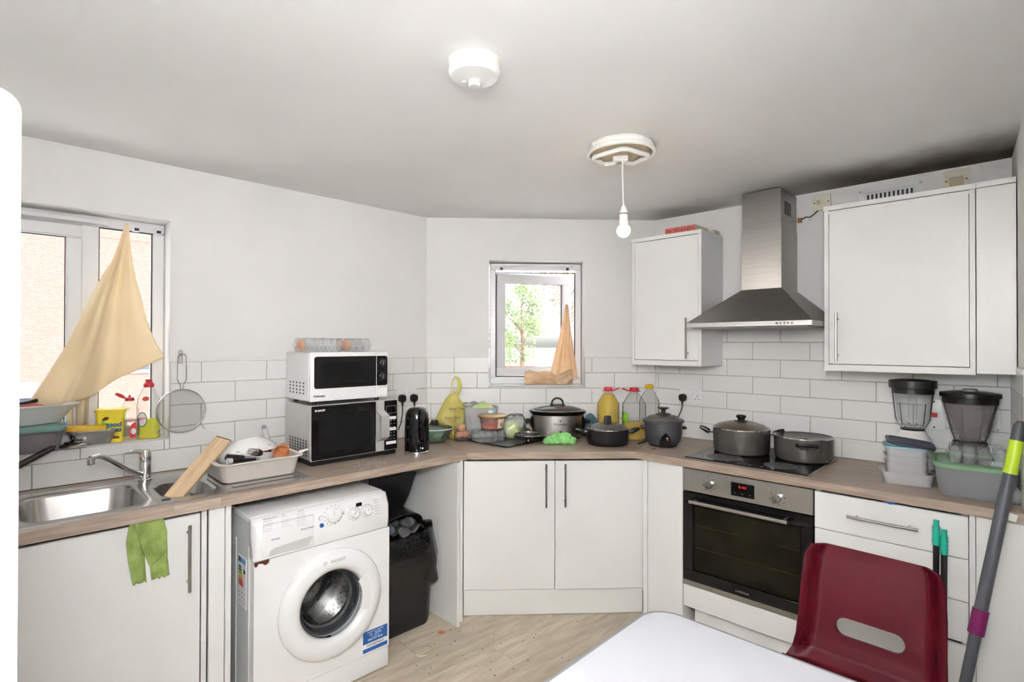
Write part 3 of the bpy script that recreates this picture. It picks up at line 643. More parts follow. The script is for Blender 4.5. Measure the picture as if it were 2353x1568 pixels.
G().lathe([(.0225, .082), (.023, .095), (.022, .115), (.016, .128), (.003, .131)], 24).ob('lever_hub', 'chrome', t)
g = G(); g.tube([(-.004, -.004, .118), (-.035, -.012, .128), (-.07, -.022, .128), (-.088, -.026, .124)], [.012, .009, .0055, .004], 10); lv = g.ob('lever', 'chrome', t)
G().sph((-.0205, -.0115, .096), .004, 10).ob('hot_cold_dot', 'red_print', t)
g = G(); g.tube([(-.012, -.008, .022), (-.06, -.05, .055), (-.12, -.10, .108), (-.162, -.135, .142), (-.182, -.151, .149), (-.205, -.17, .146)], [.012, .0115, .011, .0105, .0105, .0105], 12)
sp = g.ob('spout', 'chrome', t)
G().lathe([(.0115, 0), (.0125, .004), (.0125, .024)], 16, m=Matrix.Translation((-.203, -.169, .122))).ob('aerator', 'chrome', sp)
# ------------------------------------------------------------------ tall fridge at the left edge
t = wthing('fridge_freezer', 'tall white fridge freezer at the left edge of the room', 'fridge', 'A', -2.645, 1.27, 0)
def fbox(x0, x1, z0, z1, b, name, par):
    prof = [];
    for (cx, cz, a0) in ((x1-b, z1-b, 0), (x0+.006, z1-.006, PI/2), (x0+.006, z0+.006, PI), (x1-b, z0+b, 3*PI/2)):
        rr = b if cx == x1-b else .006
        for i in range(6): a = a0+PI/2*i/5; prof.append((cx+rr*math.cos(a), cz+rr*math.sin(a)))
    return G().prism(prof, -.60, 0).ob(name, 'fridge_white', par)
G().box(.005, .552, -.598, -.002, .03, 1.842, .006, 2).ob('body', 'fridge_white', t)
for (a, b) in ((.05, .70), (.715, 1.852)):
    fbox(.560, .630, a, b, .028, 'fridge_door', t)
for x in (.05, .52):
    for y in (-.55, -.05): G().lathe([(.02, 0), (.02, .03)], 12, x, y).ob('foot', 'black_plastic', t)
# ------------------------------------------------------------------ washing machine
WS, WD, WH = -1.01, .715, .835       # centre s, front d
wm = wthing('washing_machine', 'white front-loading washing machine under the worktop', 'washing machine', 'A', WS, WD, 0)
hw = .2985
g = G(); g.box(-hw, -hw+.012, .035, .56, .012, .80, .004); g.box(hw-.012, hw, .035, .56, .012, .80, .004); g.box(-hw+.012, hw-.012, .55, .56, .012, .80); g.box(-hw+.012, hw-.012, .035, .55, .012, .022); g.ob('cabinet', 'white_appliance', wm)
G().box(-hw+.004, hw-.004, .05, .565, .797, .816, .008, 2).ob('top_plate', 'white_plastic', wm)
def cutpanel(g, x0, x1, z0, z1, r, y0, y1, hc=None, hr=0, n=48):
    """front sheet with rounded corners and, if given, a round hole"""
    def outer(a):
        c, s_ = math.cos(a), math.sin(a); k = 1e9; X0, X1, Zb, Zt = x0-hc[0], x1-hc[0], z0-hc[1], z1-hc[1]
        if c > 1e-9: k = min(k, X1/c)
        if c < -1e-9: k = min(k, X0/c)
        if s_ > 1e-9: k = min(k, Zt/s_)
        if s_ < -1e-9: k = min(k, Zb/s_)
        return (hc[0]+k*c, hc[1]+k*s_)
    angs = sorted([2*PI*i/n for i in range(n)] + [math.atan2(zz-hc[1], xx-hc[0]) % (2*PI) for xx in (x0, x1) for zz in (z0, z1)])
    rings = [[Vector((hc[0]+hr*math.cos(a), y1, hc[1]+hr*math.sin(a))) for a in angs], [Vector((hc[0]+hr*math.cos(a), y0, hc[1]+hr*math.sin(a))) for a in angs], [Vector((outer(a)[0], y0, outer(a)[1])) for a in angs], [Vector((outer(a)[0], y1, outer(a)[1])) for a in angs]]
    g.loft(rings, False, False)
DC = (.018, .395)                    # porthole centre
g = G(); cutpanel(g, -hw, hw, .105, .652, 0, 0, .034, DC, .205); fp = g.ob('front_panel', 'white_appliance', wm, ang=40)
G().box(-hw, hw, .002, .034, .012, .1025, .006, 2).ob('kick_panel', 'white_appliance', wm)
# sloping control fascia
prof = [(.655, .0), (.672, -.004), (.70, -.006), (.76, -.004), (.795, .012), (.812, .035), (.812, .06), (.655, .06)]
rings = []
for x, k in ((-hw, .012), (-hw+.014, 0), (hw-.014, 0), (hw, .012)): rings.append([Vector((x, y+(k if y < .03 else 0), z-(k*.4 if z > .79 else 0))) for z, y in prof])
fa = G().loft(rings).ob('control_fascia', 'white_appliance', wm, ang=50)
FY = -.0062
dwr = G().box(-hw+.03, -.062, FY-.0015, .003, .665, .79, .008, 2).ob('soap_drawer', 'white_appliance', wm)
g = G(); g.prism([(-.245, .668), (-.24, .684), (-.22, .694), (-.07, .704), (-.068, .698), (-.09, .668)], FY-.0022, FY-.0006); g.ob('drawer_grip', 'grey_light', dwr, smooth=False)
def onfas(px, py): s, z = Pw('A', px, py, WD+.007); return s-WS, z
def knob(px, py, r, h, mat='white_plastic', name='dial', par=fa):
    x, z = onfas(px, py); return G().lathe([(r*1.06, 0), (r*1.04, .004), (r, .005), (r*.94, h), (r*.8, h+.002)], 28, m=Matrix.Translation((x, FY, z)) @ Matrix.Rotation(PI/2, 4, 'X')).ob(name, mat, par), x, z
for px, py, r in ((766, 1184, .030), (814, 1181, .0165), (843, 1174, .0165)):
    k_, x, z = knob(px, py, r, .018)
    G().box(x-.001-r*.15, x+.001-r*.15, FY-.0206, FY-.019, z+r*.15, z+r*.8).ob('pointer', 'grey_print', k_, smooth=False)
    g = G()
    for i in range(14):
        a = 2*PI*i/14; rr = r+.011; g.box(x+rr*math.cos(a)-.0018, x+rr*math.cos(a)+.0018, FY-.0004, FY+.001, z+rr*math.sin(a)-.0018, z+rr*math.sin(a)+.0018)
    mkstuff(g.ob('dial_marks', 'grey_print', fa, smooth=False))
for px, py, m_ in ((737, 1191, 'white_plastic'), (739, 1208, 'blue'), (788, 1179, 'white_plastic')):
    k_, x, z = knob(px, py, .0085, .004, m_, 'button')
    if m_ != 'blue': G().loft([ring_el(.0098, .0098, 0, 20), ring_el(.0086, .0086, .0004, 20)], False, False, Matrix.Translation((x, FY-.0002, z)) @ Matrix.Rotation(PI/2, 4, 'X')).ob('button_ring', 'grey_mid', fa)
    if px == 788: txt('▶', .008, 'black_print', k_, (x-.002, FY-.0062, z), name='play_mark') if False else G().prism([(x-.004, z-.003), (x+.001, z), (x-.004, z+.003)], FY-.0066, FY-.0058).ob('play_mark', 'black_print', k_, smooth=False)
x, z = onfas(825, 1160); G().box(x-.0135, x+.0135, FY-.0008, FY+.002, z-.0075, z+.0075).ob('display', 'black_gloss', fa, smooth=False)
yd = FY-.0017
for px, py, head, n in ((612, 1195, 'Everyday 30 40', 5), (655, 1184, 'Eco', 5), (690, 1176, 'Specials', 6)):
    x, z = onfas(px, py); x -= .012
    txt(head, .0085, 'grey_print', dwr, (x, yd, z+.004), align='LEFT')
    g = G()
    for i in range(n): g.box(x, x+.003, yd-.0003, yd+.0006, z-.009-i*.0095, z-.006-i*.0095); g.box(x+.006, x+.006+random.uniform(.02, .034), yd-.0003, yd+.0006, z-.0082-i*.0095, z-.0072-i*.0095)
    mkstuff(g.ob('programme_list', 'grey_print', dwr, smooth=False))
x, z = onfas(706, 1216); txt('Push & Wash', .010, 'navy_print', dwr, (x, yd, z+.003), shear=.15)
x, z = onfas(633, 1240); txt('innex', .013, 'navy_print', dwr, (x, yd, z+.002), shear=.2, sx=1.2)
g = G()
for i in range(6):
    x, z = onfas(869+i*.9, 1148+i*6.3); g.box(x-.001, x+.001, FY-.0004, FY+.001, z-.001, z+.001); g.box(x-.024, x-.006, FY-.0003, FY+.001, z-.0006, z+.0006)
mkstuff(g.ob('option_lights', 'grey_print', fa, smooth=False))
# porthole door
RD = .228
def zring(r, y, n=56): return [Vector((DC[0]+r*math.cos(2*PI*i/n), y, DC[1]+r*math.sin(2*PI*i/n))) for i in range(n)]
g = G(); g.loft([zring(.200, .006), zring(RD, -.001), zring(RD+.0015, -.012), zring(RD-.006, -.026), zring(RD-.035, -.036), zring(.168, -.037), zring(.150, -.028), zring(.138, -.006), zring(.137, .02)], False, False)
dr = g.ob('porthole_door', 'white_appliance', wm, ang=50)
# hand grip cut: white bridge piece over the right of the glass rim
g = G(); n = 14
for r0, r1, y0, y1 in ((.126, .168, -.037, -.024),):
    a0, a1 = math.radians(-24), math.radians(30); rr = []
    for i in range(n+1):
        a = a0+(a1-a0)*i/n; c, s_ = math.cos(a), math.sin(a)
        rr.append([Vector((DC[0]+r0*c, y0, DC[1]+r0*s_)), Vector((DC[0]+r1*c, y0, DC[1]+r1*s_)), Vector((DC[0]+r1*c, y1, DC[1]+r1*s_)), Vector((DC[0]+r0*c, y1, DC[1]+r0*s_))])
    g.loft(rr)
g.ob('door_grip', 'white_plastic', dr, ang=40)
g = G(); g.loft([zring(.1365, .004), zring(.1365, -.016), zring(.125, -.022), zring(.06, -.018), zring(.002, -.016)], False, True); g.ob('porthole_glass', 'porthole_glass', dr)
g = G(); g.loft([zring(.1368, .012), zring(.128, .016), zring(.120, .034), zring(.121, .05), zring(.112, .056), zring(.114, .075)], False, False); g.ob('rubber_seal', 'grey_dark', wm)
g = G(); g.loft([zring(.118, .07), zring(.21, .085), zring(.215, .32)], False, False); dm = g.ob('drum', 'steel', wm)
g = G(); g.loft([zring(.215, .32), zring(.10, .335), zring(.08, .30), zring(.01, .295)], False, True); g.ob('drum_back', 'chrome', dm)
for k in range(3):
    a = 2*PI*k/3+.6; c, s_ = math.cos(a), math.sin(a)
    def P3(r, y, da): return Vector((DC[0]+r*math.cos(a+da), y, DC[1]+r*math.sin(a+da)))
    G().loft([[P3(.214, .10, -.2), P3(.165, .11, -.05), P3(.165, .11, .05), P3(.214, .10, .2)], [P3(.214, .31, -.2), P3(.16, .30, -.05), P3(.16, .30, .05), P3(.214, .31, .2)]]).ob('drum_paddle', 'chrome', dm)
g = G()
for j in range(9):
    for i in range(46):
        a = 2*PI*(i+.5*(j % 2))/46; y = .10+j*.022; c, s_ = math.cos(a), math.sin(a); u = Vector((-s_, 0, c))*.0035; v = Vector((0, .0035, 0)); p = Vector((DC[0]+.2105*c, y, DC[1]+.2105*s_))
        g.quad(p-u, p-v, p+u, p+v)
for j in range(4):
    for i in range(14+6*j):
        a = 2*PI*i/(14+6*j); r = .11+.025*j; p = Vector((DC[0]+r*math.cos(a), .3305-.001*j, DC[1]+r*math.sin(a))); g.quad(p-Vector((.004, .003, 0)), p-Vector((0, .003, .004)), p+Vector((.004, -.003, 0)), p+Vector((0, -.003, .004)))
pf = g.ob('drum_holes', 'black_matt', dm, smooth=False); pf['kind'] = 'stuff'
ts = txt('INDESIT', .017, 'grey_print', dr, (DC[0]+.012, -.0375, DC[1]+.188), sx=1.1)
g = G(); g.loft([[Vector((DC[0]-.046+.0085*math.cos(2*PI*i/20), -.0374, DC[1]+.188+.0085*math.sin(2*PI*i/20))) for i in range(20)], [Vector((DC[0]-.046+.007*math.cos(2*PI*i/20), -.0376, DC[1]+.188+.007*math.sin(2*PI*i/20))) for i in range(20)]], False, False); g.box(DC[0]-.047, DC[0]-.045, -.0377, -.0372, DC[1]+.184, DC[1]+.192); g.ob('brand_mark', 'grey_print', dr, smooth=False)
# stickers
(sx0, zz0) = Pw('A', 832, 1458, WD); (sx1, zz1) = Pw('A', 891, 1490, WD)
x0, x1 = sx0-WS+.004, sx1-WS-.004; zt_, zb_ = .209, .115
stk = G().box(x0, x1, -.0012, .0004, zb_, zt_).ob('guarantee_sticker', 'white_print', fp, smooth=False)
xm = (x0+x1)/2; sw2 = x1-x0
G().box(x0, x1, -.0017, -.001, zt_-.056, zt_).ob('sticker_band', 'blue', stk, smooth=False); G().box(x0, x1, -.0017, -.001, zb_, zb_+.017).ob('sticker_band', 'blue', stk, smooth=False)
for body, h, z, mt, kx in (('REGISTER FOR YOUR FREE', .0068, zt_-.008, 'white_print', 1.0), ('YEAR PARTS', .0068, zt_-.0165, 'white_print', .9), ('GUARANTEE', .0068, zt_-.0235, 'white_print', .9), ('CALL FREE NOW', .005, zt_-.0315, 'white_print', 1.0), ('0800 597 8642', .0125, zt_-.042, 'white_print', 1.0), ('IMPORTANT', .0135, zb_+.027, 'black_print', 1.15)):
    txt(body, h, mt, stk, (xm+(.012 if h == .0068 and 'FREE' not in body else 0), -.0021, z), sx=kx, ext=.0003)
txt('10', .016, 'white_print', stk, (xm-.024, -.0021, zt_-.020), ext=.0003)
(e0, ez0), (e1, ez1) = (.12, .652), (.235, .432)     # energy label on the left side
lab = G().box(-hw-.0012, -hw+.001, .085, .175, .44, .642).ob('energy_label', 'white_print', wm, smooth=False)
XL = -hw-.0018
G().box(XL, XL+.001, .09, .17, .615, .635).ob('label_band', 'blue_pale', lab, smooth=False); G().box(XL-.0003, XL+.001, .145, .17, .615, .635).ob('label_flag', 'navy_print', lab, smooth=False)
for k, (mt, ln) in enumerate((('green_print', .03), ('green_print', .034), ('lime_print', .038), ('yellow_print', .042), ('orange_print', .046), ('red_print', .050), ('red_print', .054))):
    z = .600-k*.0115; G().prism([(.168, z), (.168-ln+.004, z), (.168-ln, z-.0045), (.168-ln+.004, z-.009), (.168, z-.009)], XL, XL+.001, lambda y, x, zz: Vector((x, y, zz))).ob('rating_bar', mt, lab, smooth=False)
G().prism([(.112, .594), (.098, .594), (.093, .586), (.098, .578), (.112, .578)], XL, XL+.001, lambda y, x, zz: Vector((x, y, zz))).ob('rating_arrow', 'black_print', lab, smooth=False)
g = G()
for i in range(3):
    for j in range(3): g.box(XL, XL+.001, .1+i*.026, .108+i*.026, .455+j*.018, .463+j*.018)
mkstuff(g.ob('label_symbols', 'grey_print', lab, smooth=False))
g = G()
for y in (.05, .20): g.box(-hw-.0022, -hw+.001, y, y+.016, .08, .70, .002)
g.ob('side_ribs', 'white_appliance', wm)
rx = [(-.298, .652), (-.242, .652), (-.243, .640), (-.25, .634), (-.258, .633), (-.268, .642), (-.282, .645), (-.288, .634), (-.294, .634), (-.298, .642)]
G().prism(rx, -.0012, .001).ob('rust_patch', 'rust', fp, smooth=False, label='brown rust where the paint has flaked off')
for x in (-.24, .24):
    for y in (.07, .5): G().lathe([(.022, 0), (.022, .006), (.01, .007), (.01, .014)], 12, x, y).ob('foot', 'black_plastic', wm)
# ------------------------------------------------------------------ bin with black liner
bn = wthing('pedal_bin', 'black plastic bin with its lid up and a black liner, beside the washing machine', 'bin', 'A', -.475, .36, 0)
g = G(); g.loft([ring_rr(.30, .30, .05, 0, 0, 0), ring_rr(.31, .31, .05, .02, 0, 0), ring_rr(.335, .335, .06, .30), ring_rr(.35, .35, .07, .50), ring_rr(.33, .33, .06, .50), ring_rr(.31, .31, .05, .30), ring_rr(.28, .28, .04, .03)], True, True); g.ob('bin_body', 'black_satin', bn)
# domed frame of the hood, open at the front
rings = []
for i in range(15):
    a = PI*i/14; x, z = .172*math.cos(a), .47+.135*math.sin(a)
    rings.append([Vector((x*1.0, -.12+.10*(1-math.sin(a)), z)), Vector((x*1.0, .15, z+.01)), Vector((x*.90, .15, z-.012*math.sin(a))), Vector((x*.90, -.11+.10*(1-math.sin(a)), z-.014*math.sin(a)))])
G().loft(rings).ob('hood_frame', 'black_satin', bn, ang=50)
g = G()
for y in (.0, ): pass
g.loft([[Vector((-.14, .10, .56)), Vector((.125, .10, .56)), Vector((.125, .112, .56)), Vector((-.14, .112, .56))], [Vector((-.14, .02, .66)), Vector((.12, .02, .66)), Vector((.12, .032, .66)), Vector((-.14, .032, .66))], [Vector((-.15, -.03, .79)), Vector((.135, -.03, .79)), Vector((.135, -.018, .79)), Vector((-.15, -.018, .79))]])
g.ob('lid', 'black_satin', bn)
rn = random.Random(4)
def bagr(z, w_, amp, ph):
    out = []
    for k, p in enumerate(ring_rr(w_, w_, .09, z, 0, 0, 11)):
        a = math.atan2(p.y, p.x); f = 1+amp*(math.sin(7*a+ph)+.7*math.sin(13*a-ph*1.7)+.5*math.sin(23*a+2*ph)); out.append(Vector((p.x*f, p.y*f, p.z+.02*math.sin(3*a+ph)+.008*math.sin(9*a))))
    return out
G().loft([bagr(.24, .372, .02, .3), bagr(.255, .395, .018, .6), bagr(.31, .385, .02, 1.1), bagr(.37, .40, .016, 1.9), bagr(.43, .385, .014, 2.4), bagr(.475, .372, .008, 2.9), bagr(.505, .362, .004, 3.3), bagr(.50, .325, .012, 3.6), bagr(.45, .29, .02, 4)], False, False).ob('bin_liner', 'bag_black', bn, ang=75)
g = G(); g.grid(lambda u, v: Vector(((u-.5)*.25, -.13+v*.22, .50+.05*v+.02*math.sin(9*u+4*v)*math.cos(7*v)+.012*math.sin(23*u))), 20, 16); o = g.ob('rubbish_wrapper', 'film', ang=80, solid=.002, loc=bn.location, rot=(0, 0, aA)); tag(o, 'crumpled clear wrapper inside the black bin', 'wrapper')
G().box(-.10, -.06, -.09, -.05, .525, .545, .004).ob('wrapper_print', 'blue', o)
# ------------------------------------------------------------------ things on the left worktop
FA = .40
def lx(px, s0, d=FA, py=950): return Pw('A', px, py, d)[0]-s0
def vents(parent, x, y0, y1, z0, z1, ny, nz, mat='black_matt'):
    g = G()
    for i in range(ny):
        for j in range(nz):
            y = y0+(y1-y0)*i/(ny-1); z = z0+(z1-z0)*j/(nz-1); g.quad((x, y-.007, z-.004), (x, y+.007, z-.004), (x, y+.007, z+.004), (x, y-.007, z+.004))
    return mkstuff(g.ob('vents', mat, parent, smooth=False))
# silver microwave
S0 = -.709; mw = wthing('microwave', 'silver microwave with a black door, underneath the white microwave', 'microwave', 'A', S0, FA, WT)
G().box(-.239, .239, .012, .305, .028, .293, .004).ob('casing', 'silver_paint', mw)
for x in (-.235+.03, .19): G().box(x-.02, x+.05, .02, .28, .0, .028).ob('foot', 'black_plastic', mw, smooth=False)
G().box(-.232, .215, .016, .03, .003, .03).ob('base_skirt', 'black_plastic', mw, smooth=False)
fr = G().box(-.24, .24, 0, .013, .026, .294, .003).ob('front_frame', 'silver_paint', mw)
xh0, xh1 = lx(863, S0), lx(882, S0)
dr = G().box(-.236, xh0+.002, -.0035, .002, .030, .290, .003).ob('door', 'black_gloss', mw)
G().box(-.20, xh0-.03, -.0042, -.003, .068, .245).ob('door_window', 'mw_window', dr, smooth=False)
txt('SHARP', .014, 'white_print', dr, (-.195, -.0042, .268), sx=1.25, bold=.0003)
w2 = xh1-xh0
rg = []
for z, y, dx in ((.030, -.005, 0), (.080, -.005, 0), (.105, -.038, .012), (.215, -.038, .012), (.242, -.005, 0), (.290, -.005, 0)):
    rg.append([Vector((xh0+dx+k*w2, y, z)) for k in (.0, 1)] + [Vector((xh0+dx+k*w2, y+.006, z)) for k in (1, .0)])
G().loft(rg).ob('handle', 'silver_paint', dr, ang=20)
cpn = G().box(xh1+.002, .236, -.0035, .002, .030, .290, .003).ob('control_panel', 'black_gloss', mw)
xa, xb = xh1+.012, .228
g = G(); bars(g, xa, xb, .222, .262, .0015, -.0046, -.003, 0); g.ob('display_frame', 'grey_mid', cpn, smooth=False)
for z in (.197, .138, .066): G().box(xa, xb, -.0046, -.003, z-.008, z+.008).ob('button_strip', 'white_print', cpn, smooth=False)
g = G()
for j in range(6):
    for i in range(3): g.box(xa+.004+i*(xb-xa)/3, xa+.013+i*(xb-xa)/3, -.0042, -.003, .181-j*.017-(j > 2)*.012, .184-j*.017-(j > 2)*.012)
mkstuff(g.ob('button_icons', 'grey_print', cpn, smooth=False))
vents(mw, -.2395, .05, .24, .05, .12, 7, 6)
# white microwave
S1 = -.746; mw2 = wthing('microwave', 'white microwave with a black window, on top of the silver microwave', 'microwave', 'A', S1, FA+.004, WT+.2945)
G().box(-.209, .209, .010, .285, .018, .255, .006).ob('casing', 'white_appliance', mw2)
for x in (-.17, .17):
    for y in (.04, .25): G().lathe([(.012, 0), (.012, .019)], 12, x, y).ob('foot', 'black_plastic', mw2)
fr = G().box(-.21, .21, -.008, .012, .018, .256, .006, 2).ob('front_panel', 'white_appliance', mw2)
xd = lx(861.5, S1)
g = G(); 
def rrprism(g, x0, x1, z0, z1, r, y0, y1):
    a = ring_rr(x1-x0, z1-z0, r, 0, 0, 0, 4); f = lambda p, y: Vector(((x0+x1)/2+p.x, y, (z0+z1)/2+p.y)); g.loft([[f(p, y0) for p in a], [f(p, y1) for p in a]]); return g
wd = rrprism(g, lx(719, S1), .205, .080, .234, .012, -.0095, -.007).ob('black_fascia', 'black_gloss', fr)
rrprism(G(), lx(737, S1), lx(832, S1), .103, .205, .003, -.0102, -.009).ob('door_window', 'mw_window', wd)
G().box(xd-.0012, xd+.0012, -.0102, -.007, .018, .255).ob('door_seam', 'white_print', fr, smooth=False)
for z in (.198, .128):
    kx = (xd+.205)/2; kn = G().lathe([(.019, 0), (.018, .010), (.015, .012)], 22, m=Matrix.Translation((kx, -.0095, z)) @ Matrix.Rotation(PI/2, 4, 'X')).ob('knob', 'black_satin', wd)
    G().box(kx-.0015, kx+.0015, -.023, -.0212, z-.012, z+.012).ob('pointer', 'grey_mid', kn, smooth=False)
    g = G()
    for i in range(9): a = PI*2*i/9; g.box(kx+.023*math.cos(a)-.001, kx+.023*math.cos(a)+.001, -.0099, -.009, z+.023*math.sin(a)-.001, z+.023*math.sin(a)+.001)
    mkstuff(g.ob('dial_marks', 'grey_print', wd, smooth=False))
G().box(xd+.006, .202, -.0095, -.0075, .030, .066, .002).ob('door_button', 'white_plastic', fr)
txt('TOSHIBA', .0125, 'black_print', fr, (lx(731, S1), -.0088, .043), sx=1.15, bold=.0002)
vents(mw2, -.2095, .07, .23, .055, .105, 5, 4)
# clear egg boxes
def egg_box(label, loc, rz, nx=5, ny=2, eggs=(), open_=0, parent_group='clear plastic egg boxes', p=.045):
    t = thing('egg_box', label, 'egg box', loc, rz, parent_group); w_, d_ = nx*p+.012, ny*p+.012
    g = G(); g.loft([ring_rr(w_-.03, d_-.03, .01, .0), ring_rr(w_-.012, d_-.012, .01, .026), ring_rr(w_, d_, .012, .028), ring_rr(w_, d_, .012, .030), ring_rr(w_-.012, d_-.012, .01, .029)], True, False)
    for i in range(nx):
        for j in range(ny): g.lathe([(.012, .0012), (.019, .012), (.0205, .028)], 12, (i-(nx-1)/2)*p, (j-(ny-1)/2)*p, cap1=False)
    g.ob('cup_tray', 'clear', t)
    g = G(); zz = .0305
    g.loft([ring_rr(w_, d_, .012, zz), ring_rr(w_-.008, d_-.008, .012, zz+.002), ring_rr(w_-.022, d_-.022, .014, zz+.034), ring_rr(w_-.036, d_-.036, .014, zz+.038)], False, True)
    for i in range(nx): 
        for s_ in (-1, 1): g.lathe([(.018, zz+.004), (.016, zz+.026), (.006, zz+.036)], 10, (i-(nx-1)/2)*p, s_*(d_/2-.022), cap0=False)
    g.ob('lid', 'clear', t)
    return t, p
def egg(label, P, rx=0, ry=0, grp='brown eggs', m='egg'):
    g = G(); prof = [(.0, -.028), (.010, -.0265), (.0185, -.019), (.0215, -.006), (.021, .006), (.016, .020), (.008, .0275), (0, .029)]
    g.lathe(prof, 16, m=Matrix.Rotation(rx, 4, 'X') @ Matrix.Rotation(ry, 4, 'Y')); o = g.ob('egg', m, loc=P, ang=80); return tag(o, label, 'egg', grp)
ZT = WT+.2945+.2565
def onmw(px, d): return W('A', Pw('A', px, 806, d)[0], d, ZT)
eb, pp = egg_box('long clear egg box at the left on top of the white microwave', onmw(733, .33), aA+.06, 5, 2)
eb2, pp = egg_box('clear egg box at the right on top of the white microwave, behind the long one', onmw(812, .235), aA+.25, 4, 2)
for k, (dx, dy) in enumerate(((-.0675, -.0225), (-.0675, .0225))):
    P = eb2.matrix_basis @ Vector((dx, dy, .034)); egg(('brown egg at the front of the right-hand egg box on the microwave', 'brown egg at the back of the right-hand egg box on the microwave')[k], P)
P = Vector(eb.location)+wt('A')*-.09+Vector((0, 0, .034)); egg('brown egg at the left end of the long egg box on the microwave', P)
# kettle
KP = back(958, 1046, WT, .066); kz = zat(KP, 936)-WT
kt = thing('kettle', 'black electric kettle with a chrome base to the right of the microwaves', 'kettle', KP, math.atan2(KP.y-CAM_O.y, KP.x-CAM_O.x)-PI/2)
G().lathe([(.062, 0), (.0685, .002), (.0685, .012), (.066, .014)], 32).ob('chrome_base', 'chrome', kt)
G().lathe([(.066, .014), (.0655, kz*.45), (.0635, kz*.75), (.060, kz*.86), (.050, kz*.95), (.042, kz*.975)], 32).ob('body', 'black_gloss', kt)
G().lathe([(.043, kz*.972), (.036, kz*.99), (.012, kz), (.0, kz)], 28).ob('lid', 'black_gloss', kt)
g = G(); g.tube([(.020, -.040, kz*.965), (.024, -.070, kz*.955), (.026, -.092, kz*.86), (.026, -.094, kz*.60), (.026, -.088, kz*.36), (.024, -.062, kz*.31)], [.010, .012, .0125, .0125, .012, .010], 10); g.ob('handle', 'black_gloss', kt)
g = G(); g.lathe([(.0045, 0), (.0045, .0008)], 14, m=Matrix.Translation((.030, -.0606, .034)) @ Matrix.Rotation(PI/2, 4, 'X')); g.ob('logo_dot', 'white_print', kt); txt('E', .013, 'white_print', kt, (.019, -.0642, .035), name='logo_letter')
g = G(); g.prism([(-.030, kz*.90), (.030, kz*.90), (0, kz*.80)], .05, .066); g.ob('spout', 'black_gloss', kt)
# ------------------------------------------------------------------ washing-up rack and what is in it
RC = W('A', -1.193, .335, WT+.0075)
rk = thing('dish_rack', 'cream plastic dish rack full of washing-up on the drainer', 'dish rack', RC, aA-.02)
g = G(); g.loft([ring_rr(.30, .27, .03, .0), ring_rr(.33, .30, .035, .070), ring_rr(.335, .305, .035, .074), ring_rr(.365, .335, .045, .078), ring_rr(.365, .335, .045, .082), ring_rr(.325, .295, .033, .082), ring_rr(.29, .26, .03, .006)], True, True); g.ob('tray', 'rack_cream', rk)
g = G(); g.box(.075, .08, -.12, .13, .01, .075); g.box(.08, .15, -.02, -.015, .01, .07); g.ob('cutlery_divider', 'rack_cream', rk, smooth=False)
for x in (-.12, .12):
    for y in (-.11, .11): G().lathe([(.008, -.004), (.008, .001)], 10, x, y).ob('foot', 'rack_cream', rk)
def inrack(x, y, z): return rk.matrix_basis @ Vector((x, y, z))
BR = RC.z
def bowl(label, P, R_, h, rot, bands, m='china'):
    t = thing('bowl', label, 'bowl', P, 0); t.rotation_euler = rot
    G().lathe([(R_*.42, 0), (R_*.44, .004), (R_*.75, h*.35), (R_*.94, h*.75), (R_, h), (R_*.975, h), (R_*.91, h*.75), (R_*.7, h*.38), (R_*.3, .008)], 40).ob('bowl_body', m, t)
    for r0, z0, r1, z1, mt, k in bands:
        if k == 0: g = G(); g.lathe([(r0, z0), (r1, z1)], 40, cap0=False, cap1=False); g.ob('rim_band', mt, t)
        else:
            g = G(); rn_ = random.Random(k)
            for i in range(54):
                a = 2*PI*i/54+rn_.uniform(-.04, .04); q_ = rn_.uniform(.15, .85); r_, z_ = r0+(r1-r0)*q_, z0+(z1-z0)*q_; s_ = rn_.uniform(.003, .0075); up = Vector(((r1-r0)*math.cos(a), (r1-r0)*math.sin(a), z1-z0)).normalized(); tg = Vector((-math.sin(a), math.cos(a), 0)); c = Vector((r_*math.cos(a), r_*math.sin(a), z_)); ph = rn_.uniform(0, 3); u2 = up*math.cos(ph)+tg*math.sin(ph); v2 = up.cross(tg).cross(u2) if False else (tg*math.cos(ph)-up*math.sin(ph))
                g.quad(c-u2*s_, c+v2*s_*.35, c+u2*s_, c-v2*s_*.35)
            mkstuff(g.ob('leaf_pattern', mt, t, smooth=False))
    return t
# upturned patterned bowl leaning on another one
bowl('upturned white bowl with a dark leaf border and pink line in the dish rack', inrack(-.005, .045, .148), .125, .070, (math.radians(172), math.radians(-10), .3), [(.1255, .0705, .1262, .0685, 'salmon_paper', 0), (.117, .045, .1245, .065, 'grey_print', 3)])
bowl('white bowl with a black leaf pattern under the upturned bowl in the dish rack', inrack(-.02, .0, .012), .118, .068, (math.radians(-14), 0, .5), [(.096, .038, .1165, .064, 'black_print', 5)])
